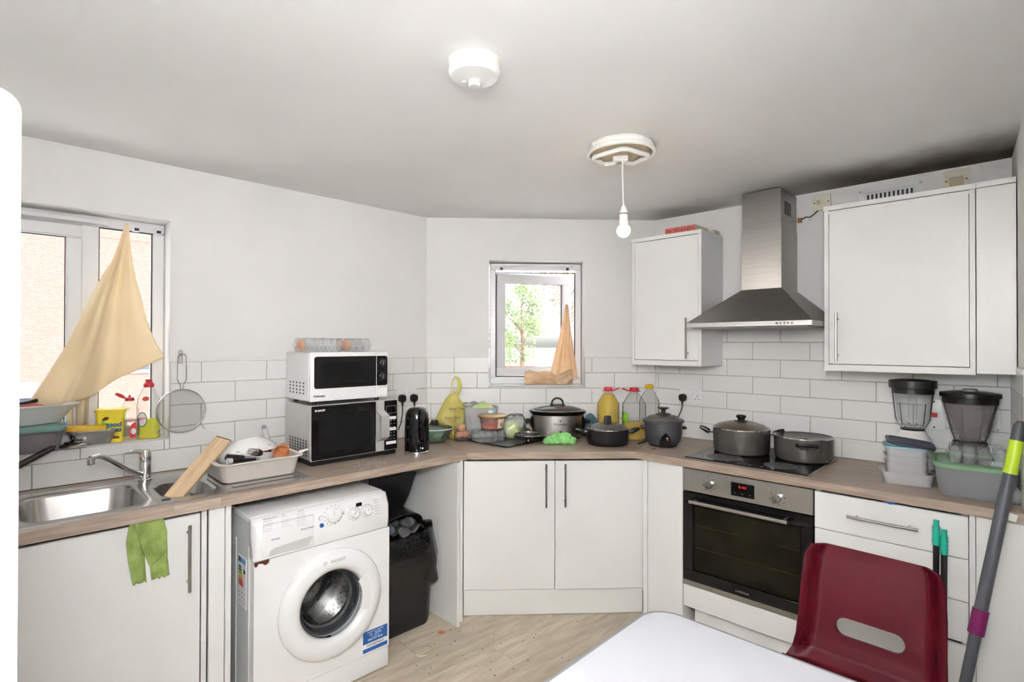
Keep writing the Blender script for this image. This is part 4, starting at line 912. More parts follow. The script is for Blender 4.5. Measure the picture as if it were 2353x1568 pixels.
# knife with a pale grey handle standing upright
def stick(name, label, cat, A_, B_, r, mats, grp=None):
    """two-part stick from A to B: (fraction, radius scale, material, part name)"""
    A_, B_ = Vector(A_), Vector(B_); t = thing(name, label, cat, A_, 0, grp); k0 = 0; d_ = B_-A_
    for (k1, r0, r1, mt, nm) in mats:
        G().tube([d_*k0, d_*((k0+k1)/2), d_*k1], [r*r0, r*(r0+r1)/2*1.05, r*r1], 12).ob(nm, mt, t); k0 = k1
    return t
PA_ = Pw('A', 604, 977, .30); PB_ = Pw('A', 622, 1040, .30)
stick('kitchen_knife', 'knife with a pale grey handle standing upright in the dish rack', 'knife', W('A', PB_[0], .30, PB_[1]-.01), W('A', PA_[0], .31, PA_[1]), .012, [(.45, .45, .75, 'grey_dark', 'blade'), (.9, 1, 1.15, 'grey_light', 'handle'), (1, 1.0, .6, 'grey_mid', 'handle_end')])
a_ = Pw('A', 571, 1036, .44); b_ = Pw('A', 622, 1046, .36)
stick('ladle', 'utensil with a thick black handle and chrome end lying in the dish rack', 'utensil', W('A', b_[0], .36, b_[1]), W('A', a_[0], .46, a_[1]), .017, [(.75, .8, 1.0, 'black_plastic', 'handle'), (1, 1.0, .75, 'chrome', 'end_cap')])
a_ = Pw('A', 518, 1052, .47); b_ = Pw('A', 598, 1056, .45)
stick('spatula', 'black and grey handled utensil lying at the front left of the dish rack', 'utensil', W('A', b_[0], .44, b_[1]), W('A', a_[0], .475, a_[1]), .013, [(.5, .5, .9, 'grey_mid', 'shaft'), (.97, 1, 1.2, 'black_plastic', 'handle'), (1, 1.1, .7, 'black_plastic', 'end_cap')])
a_ = Pw('A', 521, 1060, .485); b_ = Pw('A', 588, 1057, .47)
stick('peeler', 'black utensil with a pale ring end at the left front of the dish rack', 'utensil', W('A', b_[0], .465, b_[1]), W('A', a_[0], .492, a_[1]), .011, [(.85, .6, 1.0, 'black_gloss', 'handle'), (1, 1.1, 1.1, 'grey_light', 'ring_end')])
a_ = Pw('A', 708, 1033, .40); b_ = Pw('A', 672, 1046, .38)
stick('whisk', 'steel and dark grey handle sticking out at the right of the dish rack', 'utensil', W('A', b_[0], .37, b_[1]), W('A', a_[0], .40, a_[1]), .009, [(.45, .7, 1, 'grey_dark', 'shaft'), (1, 1, .8, 'chrome', 'handle')])
cu = thing('plastic_cup', 'orange plastic cup lying on its side in the dish rack', 'cup', W('A', Pw('A', 650, 1034, .42)[0], .42, Pw('A', 650, 1034, .42)[1]), 0); cu.rotation_euler = (math.radians(100), 0, aA-.55)
G().lathe([(.020, -.03), (.024, -.028), (.033, .028), (.0345, .034), (.032, .034), (.0305, .026), (.021, -.025)], 28).ob('cup_body', 'peach', cu)
# long board leaning from the half bowl on to the rack
p0, p1 = W('A', -1.528, .455, .888), W('A', -1.296, .30, 1.078); d_ = (p1-p0); L_ = d_.length; ax = d_.normalized()
side = Vector((0, 0, 1)).cross(ax).normalized(); nrm = ax.cross(side); side = (side*.94+nrm*.34).normalized(); nrm = ax.cross(side)
bd_ = thing('wooden_board', 'narrow pale wooden board leaning out of the small sink bowl', 'board', p0, 0); bd_.matrix_world = Matrix(((ax.x, side.x, nrm.x, p0.x), (ax.y, side.y, nrm.y, p0.y), (ax.z, side.z, nrm.z, p0.z), (0, 0, 0, 1)))
G().box(0, L_-.006, -.034, .034, -.009, .009, .002).ob('plank', 'wood_plank', bd_)
G().box(L_-.0065, L_, -.0335, .0335, -.0088, .0088, .002).ob('charred_end', 'burnt_wood', bd_)
g = G()
for k in range(3): g.box(.105+k*.006, .112+k*.006, -.012+k*.004, -.008+k*.004, -.0096, -.0088)
mkstuff(g.ob('scorch_marks', 'burnt_wood', bd_, smooth=False)) 
# sieve hanging on the wall
sv = wthing('sieve', 'round wire sieve hanging on the tiles beside the sink window', 'sieve', 'A', -1.402, .036, 1.188)
g = G(); R_ = .099; g.tube([(R_*math.cos(a), 0, R_*math.sin(a)) for a in [2*PI*i/44 for i in range(44)]], .0035, 8, True); g.ob('rim', 'chrome', sv)
G().lathe([(R_, 0), (R_*.92, .009), (R_*.75, .016), (R_*.4, .021), (.001, .022)], 40, m=Matrix.Rotation(PI/2, 4, 'X') @ Matrix.Diagonal((1, 1, -1, 1)), cap0=False).ob('mesh_bowl', 'mesh_fine', sv)
g = G(); g.tube([(-.004, 0, R_), (-.006, 0, R_+.022), (-.018, 0, R_+.045), (-.018, 0, R_+.150), (-.012, 0, R_+.163), (0, 0, R_+.167), (.012, 0, R_+.163), (.018, 0, R_+.150), (.018, 0, R_+.045), (.006, 0, R_+.022), (.004, 0, R_)], .0024, 7); g.ob('wire_handle', 'chrome', sv)
for sx in (-1, 1): 
    g = G(); x, z = sx*R_*.72, -R_*.70; g.tube([(x, 0, z), (x+sx*.018, -.002, z-.010), (x+sx*.026, -.004, z-.024), (x+sx*.014, -.002, z-.016)], .002, 6); g.ob('rest_hook', 'chrome', sv)
hk = wthing('wall_hook', 'small clear hook on the wall holding the sieve', 'hook', 'A', -1.402, .0075, 1.435)
G().box(-.009, .009, -.004, 0, -.03, .035, .003).ob('hook_plate', 'clear_frost', hk); g = G(); g.tube([(0, -.004, .012), (0, -.03, .008), (0, -.034, .020)], .003, 6); g.ob('hook_arm', 'clear_frost', hk)
# ------------------------------------------------------------------ window sill above the sink
SZ = WA[2]+.0035
def onsill(px, py, d): s, z = Pw('A', px, py, d); return W('A', s, d, SZ)
# yellow cocoa tub
tb = thing('cocoa_tub', 'yellow square tub with a cocoa picture and blue lettering on the sink window sill', 'tub', onsill(258, 990, -.075), aA-.35)
P = Vector(tb.location); th_ = zat(P, 938)-SZ
g = G(); g.loft([ring_rr(.088, .082, .014, 0), ring_rr(.108, .098, .018, th_-.012)], True, True); g.ob('tub_body', 'tub_yellow', tb)
g = G(); g.loft([ring_rr(.115, .105, .02, th_-.014), ring_rr(.115, .105, .02, th_-.002), ring_rr(.10, .09, .018, th_)], True, True); g.ob('lid', 'tub_yellow', tb)
fy = lambda z: -(.041+.008*z/th_)-.0012
tl = Matrix.Rotation(-.055, 4, 'X')
g = G(); g.lathe([(.0, -.028), (.010, -.014), (.013, .0), (.010, .014), (0, .028)], 12, m=Matrix.Translation((-.012, fy(.105)+.003, .108)) @ Matrix.Rotation(1.15, 4, 'Y') @ Matrix.Diagonal((1, .25, 1, 1))); g.ob('cocoa_pod', 'brown_print', tb)
g = G()
for k in range(5): x, z = -.036+k*.006, .038+((k*7) % 5)*.012; g.prism([(x-.008, z-.014), (x+.008, z-.014), (x+.006, z+.010), (x, z+.016), (x-.006, z+.008)], fy(z)-.0006*(k % 2), fy(z)+.002)
g.ob('leaf_picture', 'lime_print', tb, smooth=False)
txt('good', .030, 'blue', tb, (.012, fy(.078)-.0006, .078), rot=(PI/2-.055*0, 0, 0), bold=.001, shear=.15); txt('cao', .030, 'navy_print', tb, (.022, fy(.058)-.0006, .056), bold=.001, shear=.15)
G().prism([(-.005, .016), (.036, .016), (.034, .026), (.0, .030)], fy(.02), fy(.02)+.002).ob('biscuit_picture', 'brown_print', tb, smooth=False)
# washing-up liquid bottles
def soap(label, P, pts_top, wd, dp, ht, liq, liqm, lab_mat, rz, cap_open):
    t = thing('washing_up_liquid', label, 'bottle', P, rz, 'washing-up liquid bottles on the sill')
    g = G(); h = ht
    rs = [(wd*.92, dp*.92, .0), (wd, dp, .006), (wd*.98, dp, h*.30), (wd, dp, h*.55), (wd*.92, dp*.95, h*.68), (wd*.55, dp*.7, h*.82), (wd*.36, dp*.5, h*.87)]
    g.loft([ring_rr(a, b, min(a, b)*.45, z) for a, b, z in rs], True, True); g.ob('bottle_body', 'clear', t)
    if liq > 0:
        lr = [(a*.95, b*.93, z+.001) for a, b, z in rs if z < liq]+[(wd*.95, dp*.93, liq)]
        G().loft([ring_rr(a, b, min(a, b)*.45, z) for a, b, z in lr], True, True).ob('liquid', liqm, t)
    cp_ = G().lathe([(wd*.20, h*.865), (wd*.235, h*.875), (wd*.235, h*.925), (wd*.17, h*.945), (wd*.14, h*.955)] if not cap_open else [(wd*.24, h*.865), (wd*.25, h*.88), (wd*.23, h*.93), (wd*.06, h*.945), (wd*.05, h*.985)], 20).ob('cap', 'red', t)
    if cap_open: g = G(); g.tube([(-wd*.2, 0, h*.92), (-wd*.45, 0, h*.97), (-wd*.72, 0, h*1.02)], [.004, .009, .006], 8); g.ob('flip_top', 'red', cp_)
    else: G().lathe([(wd*.15, h*.95), (wd*.155, h*.985), (wd*.12, h)], 18).ob('nozzle', 'red', cp_)
    return t
P = onsill(297, 1013, -.052); b1_ = soap('short washing-up liquid bottle with an open red flip cap and red label on the sill', P, 0, .075, .046, zat(P, 907)-SZ, .0, 'soap_yellow', 'red', aA-.55, True)
G().loft([[Vector((.012, -.0242, .012)), Vector((.034, -.020, .012)), Vector((.035, -.020, .085)), Vector((.020, -.0242, .075)), Vector((.010, -.0242, .05))], [Vector((.012, -.0236, .012)), Vector((.0345, -.0192, .012)), Vector((.0355, -.0192, .085)), Vector((.020, -.0236, .075)), Vector((.010, -.0236, .05))]]).ob('label_print', 'red_print', b1_, smooth=False)
G().loft([ring_el(.010, .014, 0, 16), ring_el(.009, .013, .0006, 16)], True, True, Matrix.Translation((.026, -.0232, .042)) @ Matrix.Rotation(PI/2, 4, 'X') @ Matrix.Rotation(.25, 4, 'Y')).ob('label_oval', 'white_print', b1_)
G().loft([ring_rr(.0762, .047, .021, .02), ring_rr(.0762, .047, .021, .095)], False, False).ob('back_label', 'clear_grey', b1_)
P = onsill(341, 1009, -.060); b2_ = soap('tall washing-up liquid bottle half full of yellow liquid on the sill', P, 0, .092, .055, zat(P, 872)-SZ, .088, 'soap_yellow', 'red', aA-.55, False)
for nm, mt, rx, rz_, x, z, y in (('label_oval', 'green_print', .021, .034, -.016, .088, -.0268), ('label_panel', 'white_print', .018, .030, -.016, .088, -.0274)):
    G().loft([ring_el(rx, rz_, 0, 24), ring_el(rx*.98, rz_*.98, .0007, 24)], True, True, Matrix.Translation((x, y, z)) @ Matrix.Rotation(PI/2, 4, 'X')).ob(nm, mt, b2_)
txt('FAIRY', .0145, 'red_print', b2_, (-.016, -.0284, .092), bold=.0004, sx=.85)
G().loft([ring_el(.014, .011, 0, 20), ring_el(.0135, .0105, .0007, 20)], True, True, Matrix.Translation((-.004, -.0205, .182)) @ Matrix.Rotation(PI/2-.25, 4, 'X')).ob('neck_label', 'red_print', b2_)
# loaf tin with a sponge across it
P = onsill(213, 1020, -.055); hh = zat(P, 988)-SZ
ln = thing('loaf_tin', 'grey metal loaf tin on the sill in front of the yellow tub', 'tin', P, aA-.15)
g = G(); g.loft([ring_rr(.125, .075, .012, 0), ring_rr(.165, .10, .016, hh), ring_rr(.175, .11, .018, hh), ring_rr(.175, .11, .018, hh+.002), ring_rr(.160, .095, .015, hh+.001), ring_rr(.12, .07, .012, .003)], True, True); g.ob('tin_body', 'steel_satin', ln)
o = G().box(-.082, .055, -.03, .03, 0, .020, .004, 2).ob('sponge', 'sponge_yellow', loc=Vector(P)+wt('A')*-.012+Vector((0, 0, hh+.0025))+wn('A')*.03, rot=(0, .02, aA-.2)); tag(o, 'long yellow sponge lying across the loaf tin', 'sponge')
# small pan lid
P = onsill(168, 1026, .0); ld = thing('small_pan_cover', 'small dark pan lid with a black knob on the sill edge', 'lid', Vector(P)+wn('A')*-.01, aA)
G().lathe([(.046, 0), (.050, .003), (.046, .009), (.030, .016), (.006, .018)], 30).ob('lid_disc', 'steel_satin', ld); G().lathe([(.030, .016), (.032, .019), (.026, .023), (.005, .024)], 24).ob('lid_boss', 'black_gloss', ld); G().lathe([(.005, .022), (.006, .040), (.004, .044)], 12).ob('knob', 'black_gloss', ld)
# plastic box with teal lid, dish and cooking utensils on it
bx = wthing('storage_box', 'cloudy plastic box with a teal lid at the left end of the sill', 'storage box', 'A', -1.965, -.028, SZ)
g = G(); g.loft([ring_rr(.255, .15, .02, 0), ring_rr(.285, .17, .024, .082)], True, True); g.ob('box_body', 'clear_grey', bx)
g = G(); g.loft([ring_rr(.30, .185, .028, .082), ring_rr(.305, .19, .03, .090), ring_rr(.305, .19, .03, .104), ring_rr(.27, .155, .025, .108)], True, True); g.ob('lid', 'teal_lid', bx)
ds = wthing('serving_dish', 'white oval baking dish standing on the teal-lidded box', 'dish', 'A', -1.945, -.03, SZ+.1085)
g = G(); g.loft([ring_el(.11, .055, 0, 36), ring_el(.12, .06, .004, 36), ring_el(.155, .082, .058, 36), ring_el(.178, .098, .074, 36), ring_el(.178, .098, .079, 36), ring_el(.150, .078, .066, 36), ring_el(.115, .055, .010, 36)], True, True); g.ob('dish_body', 'china', ds)
o = G().sph((0, 0, 0), .05, 18, 2.2, 1.2, .35).ob('pink_cloth', 'salmon_paper', loc=W('A', -1.985, -.02, SZ+.1085+.068), rot=(0, 0, aA)); tag(o, 'pink cloth bundled in the white baking dish', 'cloth')
stick('serving_spoon', 'black spoon handle resting on the white baking dish', 'spoon', W('A', -1.985, .055, SZ+.196), W('A', -1.865, -.075, SZ+.205), .008, [(.6, .6, 1.0, 'black_plastic', 'handle'), (1, 1.0, .8, 'black_plastic', 'neck')])
a_ = Pw('A', 62, 1067, .10); b_ = Pw('A', 128, 1026, .085)
stick('brown_handled_tool', 'thick dark brown handled tool sticking out below the plastic box', 'utensil', W('A', a_[0]-.08, .12, a_[1]-.03), W('A', b_[0], .085, b_[1]), .0115, [(.95, 1.0, 1.0, 'handle_brown', 'handle'), (1, .5, .3, 'handle_brown', 'ferrule')])
# ------------------------------------------------------------------ things on the worktop below the small window
def facing(P): return math.atan2(P.y-CAM_O.y, P.x-CAM_O.x)-PI/2     # local -y turned to the room
# glass bowl with a glass lid
P = back(998, 1021, WT, .07); t = thing('glass_bowl', 'greenish glass bowl with a lid and black knob behind the kettle', 'bowl', P, facing(P)); r = .108
G().lathe([(.045, 0), (.06, .004), (.085, .03), (r*.95, .065), (r, .082), (r-.004, .082), (.08, .03), (.05, .007)], 36).ob('bowl_body', 'clear_green', t)
G().lathe([(r+.004, .080), (r+.004, .086), (r*.8, .098), (.03, .108), (.02, .108)], 36, cap0=False).ob('lid', 'clear_thin', t); G().lathe([(r+.003, .081), (r+.006, .084), (r+.003, .088)], 36, cap0=False, cap1=False).ob('lid_rim', 'grey_light', t)
G().lathe([(.024, .108), (.028, .112), (.021, .124), (.020, .132), (.005, .134)], 20).ob('knob', 'black_plastic', t)
o = G().sph((0, 0, 0), .035, 14, 1.2, 1, .5).ob('food_slices', 'cabbage', loc=P+Vector((.03, 0, .03))); tag(o, 'pale food slices inside the greenish glass bowl', 'food')
# yellow carrier bag
P = back(1041, 1010, WT, .05); bgz = zat(P, 905)-WT; t = thing('carrier_bag', 'yellow plastic carrier bag standing against the corner tiles', 'bag', P, facing(P))
def br(rx, ry, z, cx, ph):
    return [Vector((cx+rx*math.cos(2*PI*i/40)*(1+.05*math.sin(5*2*PI*i/40+ph)), ry*math.sin(2*PI*i/40)*(1+.12*math.sin(7*2*PI*i/40+ph*2)), z)) for i in range(40)]
H_ = bgz
G().loft([br(.030, .03, .0, .01, 0), br(.042, .04, .02, .008, .5), br(.050, .05, .05, .0, 1), br(.088, .055, H_*.35, -.022, 1.6), br(.090, .055, H_*.45, -.022, 2.1), br(.080, .05, H_*.62, -.006, 2.8), br(.072, .045, H_*.72, .0, 3.2), br(.045, .03, H_*.88, -.004, 3.9), br(.022, .018, H_, .004, 4.4)], True, True).ob('bag_body', 'bag_yellow', t, ang=70)
lt = zat(P, 866)-WT; g = G(); k = lt-H_
def ribbon(pts, wd, name):
    g = G(); rr = []
    for i, p in enumerate(pts): rr.append([Vector((p[0], p[1]-wd/2, p[2])), Vector((p[0], p[1]+wd/2, p[2])), Vector((p[0]+.002, p[1]+wd/2, p[2])), Vector((p[0]+.002, p[1]-wd/2, p[2]))])
    return g.loft(rr).ob(name, 'bag_yellow', t, ang=60)
g = G(); g.tube([(-.008, 0, H_-.015), (-.012, 0, H_+k*.35), (-.004, 0, H_+k*.75), (.012, 0, H_+k*.98), (.032, 0, H_+k*.88), (.042, 0, H_+k*.55), (.036, 0, H_+k*.2), (.020, 0, H_-.005), (.004, 0, H_-.02)], [.004, .003, .004, .007, .010, .012, .013, .014, .012], 8); g.ob('bag_handle', 'bag_yellow', t, ang=60)
for z, x in ((H_*.68, .022), (H_*.48, -.006)):
    txt('Good Time', .022, 'brown_print', t, (x, -.062 if z > .1 else -.058, z), sx=.95, shear=.3, rot=(PI/2, 0, .05)); G().box(x-.035, x+.03, -.0625, -.0618, z-.017, z-.0155).ob('printed_line', 'brown_print', t, smooth=False)
# glass tumbler full of eggs
P = back(1063, 1014, WT, .045); r = size(P, 20); gz = zat(P, 955)-WT; t = thing('glass_jug', 'clear glass mug full of brown eggs in front of the yellow bag', 'glass', P, facing(P))
G().lathe([(r*.95, 0), (r, .004), (r, gz), (r-.003, gz), (r-.003, .008), (.01, .008)], 32).ob('glass_wall', 'clear_thin', t)
g = G(); g.tube([(r*.75, -r*.6, gz*.85), (r*1.0, -r*1.05, gz*.8), (r*1.05, -r*1.1, gz*.45), (r*.75, -r*.65, gz*.35)], .006, 8); g.ob('handle', 'clear_thin', t)
for i, (x, y, z, rx, ry, lb) in enumerate(((-.022, -.008, .035, .5, 1.2, 'lowest brown egg at the left in the glass mug'), (.020, -.006, .034, 1.4, .4, 'lowest brown egg at the right in the glass mug'), (.0, .022, .040, .9, .9, 'brown egg at the back of the glass mug'), (-.006, -.012, .078, .3, .5, 'largest-looking brown egg on top in the glass mug'), (-.026, .014, .074, 1.2, .2, 'brown egg at the upper left in the glass mug'))):
    egg(lb, P+Matrix.Rotation(facing(P), 3, 'Z') @ Vector((x*.9, y*.9, z*.95)), rx, ry, 'brown eggs in the glass mug')
# white plastic box with a cut cabbage
P = W('B', Pw('B', 1103, 950, .10)[0], .105, WT); t = thing('white_food_box', 'white see-through food box with cut cabbage against the tiles', 'food box', P, .05)
hz = zat(P, 936)-WT
g = G(); g.loft([ring_rr(.17, .12, .025, 0), ring_rr(.215, .15, .03, hz), ring_rr(.225, .16, .03, hz), ring_rr(.225, .16, .03, hz+.004), ring_rr(.205, .14, .03, hz+.002), ring_rr(.16, .11, .02, .004)], True, True); g.ob('box_body', 'clear_frost', t)
G().box(.05, .075, -.0785, -.0775, hz-.035, hz-.012).ob('paper_label', 'white_print', t, smooth=False); G().box(.079, .092, -.0785, -.0772, hz-.036, hz-.008).ob('blue_label', 'blue_pale', t, smooth=False)
g = G(); g.grid(lambda u, v: Vector((-.12+.2*u, -.03+.09*v, hz+.012+.02*math.sin(3*u+2*v)+.012*math.sin(11*u)*math.cos(5*v))), 18, 8); g.ob('cling_film', 'film', t, ang=80)
o = G().sph((0, 0, 0), .055, 20, 1.3, .9, .62).ob('cut_cabbage', 'cabbage', loc=P+Vector((.015, -.005, hz-.008))); tag(o, 'cut pale cabbage in the white food box', 'vegetable')
# black glass chopping board (lying askew)
cs = [Pz(1062, 1016, WT), Pz(1160, 1034, WT), Pz(1262, 1009, WT)]; bk = cs[0]+cs[2]-cs[1]; ctr = (cs[0]+cs[2])/2
ax = (cs[1]-cs[0]); lx_ = ax.length; ay = (cs[2]-cs[1]).length; rz = math.atan2(ax.y, ax.x)
t = thing('chopping_board', 'shiny black glass chopping board lying askew under the egg tray', 'board', Vector((ctr.x, ctr.y, WT)), rz)
kx = min(lx_, .34); G().loft([ring_rr(kx, .36, .03, .001), ring_rr(kx, .36, .03, .006)]).ob('board_plate', 'black_gloss', t)
G().loft([ring_rr(kx-.03, .33, .02, .0061), ring_rr(kx-.032, .328, .02, .0065)]).ob('board_surface', 'grey_dark', t)
ZB = WT+.0068
# egg tray with a tub of salsa on it
P = Pz(1122, 1012, ZB); P.z = ZB; et, pp = egg_box('clear egg tray on the black chopping board under the salsa tub', P, .42, 4, 3, p=.045)
ZE = ZB+.0695
P = P+Vector((.025, .02, 0)); P.z = ZE; t = thing('salsa_tub', 'plastic tub of red salsa with a gold lid on the egg tray', 'tub', P, facing(P)); r = size(P, 30); hz = zat(P, 972)-ZE
hz = max(hz, .07)
G().lathe([(r*.82, 0), (r*.84, .003), (r, hz), (r-.002, hz), (r*.8, .004)], 36).ob('tub_wall', 'clear_pink', t); G().lathe([(r*.80, .004), (r*.89, hz*.42), (.01, hz*.45)], 32).ob('salsa', 'food_red', t)
G().lathe([(r*1.02, hz), (r*1.13, hz+.002), (r*1.15, hz+.010), (r*1.05, hz+.015), (.01, hz+.016)], 40).ob('lid', 'gold_lid', t)
g = G(); n = 10
def arc(a0, a1, z, rr): return [Vector((rr*math.sin(a0+(a1-a0)*i/n), -rr*math.cos(a0+(a1-a0)*i/n), z)) for i in range(n+1)]
lo, hi = arc(.45, 1.15, .008, r*.865), arc(.45, 1.15, hz*.92, r*1.0); lo2, hi2 = arc(.45, 1.15, .008, r*.85), arc(.45, 1.15, hz*.92, r*.985)
g.loft([lo, hi, hi2, lo2], False, False); g.ob('paper_label', 'paper_label', t)
G().loft([ring_el(.008, .012, 0, 10), ring_el(.007, .011, .001, 10)], True, True, Matrix.Rotation(.8, 4, 'Z') @ Matrix.Translation((0, -r*.93-.001, hz*.42)) @ Matrix.Rotation(PI/2, 4, 'X')).ob('flower_print', 'gold_lid', t)
# lettuce in a clear bag
P = W('B', Pw('B', 1175, 980, .20)[0], .17, WT); t = thing('lettuce', 'pale green lettuce in a clear bag to the left of the slow cooker', 'vegetable', P, 0)
rn = random.Random(9)
g = G(); n = 26
g.loft([[Vector((.062*math.sin(max(.03, PI*j/14))*(1+.10*math.sin(6*a+j))*math.cos(a), .055*math.sin(max(.03, PI*j/14))*(1+.10*math.sin(6*a+j))*math.sin(a), .055-.052*math.cos(PI*j/14)*1.1)) for a in [2*PI*i/n for i in range(n)]] for j in range(15)]); g.ob('lettuce_head', 'cabbage', t, ang=80)
g = G(); g.loft([[Vector((f*(1+.09*math.sin(7*a+z*40)+.06*math.sin(13*a-z*90))*math.cos(a)*1.15+cx, f*(1+.09*math.sin(7*a+z*40))*math.sin(a), z)) for a in [2*PI*i/36 for i in range(36)]] for f, z, cx in ((.055, .002, 0), (.074, .02, 0), (.078, .06, .0), (.072, .10, .008), (.058, .13, .02), (.03, .155, .03))], True, True); g.ob('clear_bag', 'film', t, ang=80)
o = G().sph((0, 0, .03), .03, 16, 1.0, .8, 1).ob('onion', 'potato_brown', loc=W('B', Pw('B', 1211, 985, .13)[0], .13, WT)); tag(o, 'brown onion between the lettuce and the slow cooker', 'vegetable')
# upturned small glass lid standing on its knob
P = back(1214, 1019, WT, .012); P.z = ZB; t = thing('upturned_lid', 'small steel-rimmed glass lid upside down on its black knob', 'lid', P, 0); r = size(P, 33); z1 = zat(P, 999)-ZB
G().lathe([(.014, 0), (.017, .003), (.013, .016), (.016, z1-.012), (.018, z1-.010)], 20).ob('knob', 'black_plastic', t); G().lathe([(.015, z1-.011), (r*.6, z1-.007), (r*.95, z1), (r*.95, z1+.001), (r*.6, z1-.005), (.01, z1-.009)], 36).ob('glass', 'glass_lid', t); G().lathe([(r*.93, z1-.002), (r, z1-.001), (r*1.01, z1+.004), (r*.94, z1+.004)], 40, cap0=False, cap1=False).ob('steel_rim', 'chrome', t)
# slow cooker
P = W('B', Pw('B', 1281, 960, .15)[0], .145, WT); t = thing('slow_cooker', 'oval stainless steel slow cooker with a black rim and glass lid', 'slow cooker', P, -.04)
ex, ey = size(P, 59), .112; z1 = zat(W('B', 0, .145+.1), 952)-WT
z1 = .150
G().lathe([(.86, .0), (.86, .012)], 48, sx=ex, sy=ey).ob('base', 'black_plastic', t); G().lathe([(.93, .012), (.985, .02), (1.0, z1)], 56, sx=ex, sy=ey).ob('steel_body', 'steel_brushed', t)
G().lathe([(1.0, z1), (1.10, z1+.016), (1.11, z1+.024), (1.04, z1+.026), (.97, z1+.010), (.90, .03), (.05, .028)], 56, sx=ex, sy=ey).ob('crock', 'black_gloss', t)
G().lathe([(1.02, z1+.022), (.95, z1+.034), (.62, z1+.050), (.25, z1+.056), (.01, z1+.057)], 56, sx=ex*.97, sy=ey*.97, cap0=False).ob('glass_lid', 'glass_lid', t)
G().lathe([(1.025, z1+.021), (1.035, z1+.024), (1.0, z1+.028)], 56, sx=ex*.97, sy=ey*.97, cap0=False, cap1=False).ob('lid_rim', 'chrome', t)
g = G(); zl = z1+.056; g.box(-.048, .048, -.014, .014, zl, zl+.005, .002); g.tube([(-.036, 0, zl+.004), (-.034, 0, zl+.024), (-.020, 0, zl+.040), (0, 0, zl+.045), (.020, 0, zl+.040), (.034, 0, zl+.024), (.036, 0, zl+.004)], .006, 10); g.ob('lid_handle', 'black_plastic', t)
for s_ in (-1, 1):
    g = G(); x = s_*ex*.99; g.loft([[Vector((x+s_*.002, -.03, z1*.45)), Vector((x+s_*.002, .03, z1*.45)), Vector((x+s_*.002, .03, z1*.92)), Vector((x+s_*.002, -.03, z1*.92))], [Vector((x+s_*.012, -.02, z1*.55)), Vector((x+s_*.012, .02, z1*.55)), Vector((x+s_*.012, .02, z1*.8)), Vector((x+s_*.012, -.02, z1*.8))]]); g.tube([(x+s_*.010, -.028, z1*.72), (x+s_*.034, -.024, z1*.72), (x+s_*.042, 0, z1*.72), (x+s_*.034, .024, z1*.72), (x+s_*.010, .028, z1*.72)], .0085, 10); g.ob('side_handle', 'black_plastic', t)
xk = Pw('B', 1289, 990, .255)[0]-P.x
G().lathe([(.018, 0), (.017, .014), (.013, .018)], 22, m=Matrix.Translation((xk, -ey*.985, .042)) @ Matrix.Rotation(PI/2, 4, 'X')).ob('dial', 'black_plastic', t)
txt('TOWER', .019, 'black_print', t, (xk, -ey-.0012, .098), sx=1.25); G().loft([ring_el(.004, .005, 0, 8), ring_el(.003, .004, .001, 8)], True, True, Matrix.Translation((xk, -ey-.0006, .119)) @ Matrix.Rotation(PI/2, 4, 'X')).ob('logo_mark', 'black_print', t)
# bright green cloth scrunched up
P = Pz(1286, 1020, WT); t_ = thing('dish_cloth', 'bright green cloth scrunched up in front of the slow cooker', 'cloth', Vector((P.x, P.y, WT)), 0)
def lump(c, rx, ry, rz_, seed, n=22, amp=.16):
    rn = random.Random(seed); ph = [rn.uniform(0, 6.3) for _ in range(6)]; out = []
    for j in range(13):
        th = PI*j/12*.5+PI/2*.0; th = max(.03, min(PI-.03, PI*j/12))
        out.append([Vector((c[0]+rx*math.sin(th)*math.cos(a)*(1+amp*math.sin(3*a+ph[0]+3*th)+amp*.7*math.sin(7*a+ph[1]-5*th)), c[1]+ry*math.sin(th)*math.sin(a)*(1+amp*math.sin(4*a+ph[2]+2*th)+amp*.5*math.sin(9*a+ph[3])), max(0, c[2]-rz_*math.cos(th)*(1+amp*math.sin(5*a+ph[4]))))) for a in [2*PI*i/n for i in range(n)]])
    return out
for c, rx, ry, rz_, sd in (((-.055, -.005, .018), .042, .035, .026, 1), ((-.012, .005, .028), .042, .036, .034, 2), ((.028, -.008, .030), .045, .040, .036, 3), ((.068, -.012, .018), .030, .030, .024, 4)):
    G().loft(lump(c, rx, ry, rz_, sd)).ob('cloth_fold', 'cloth_bright_green', t_, ang=60)
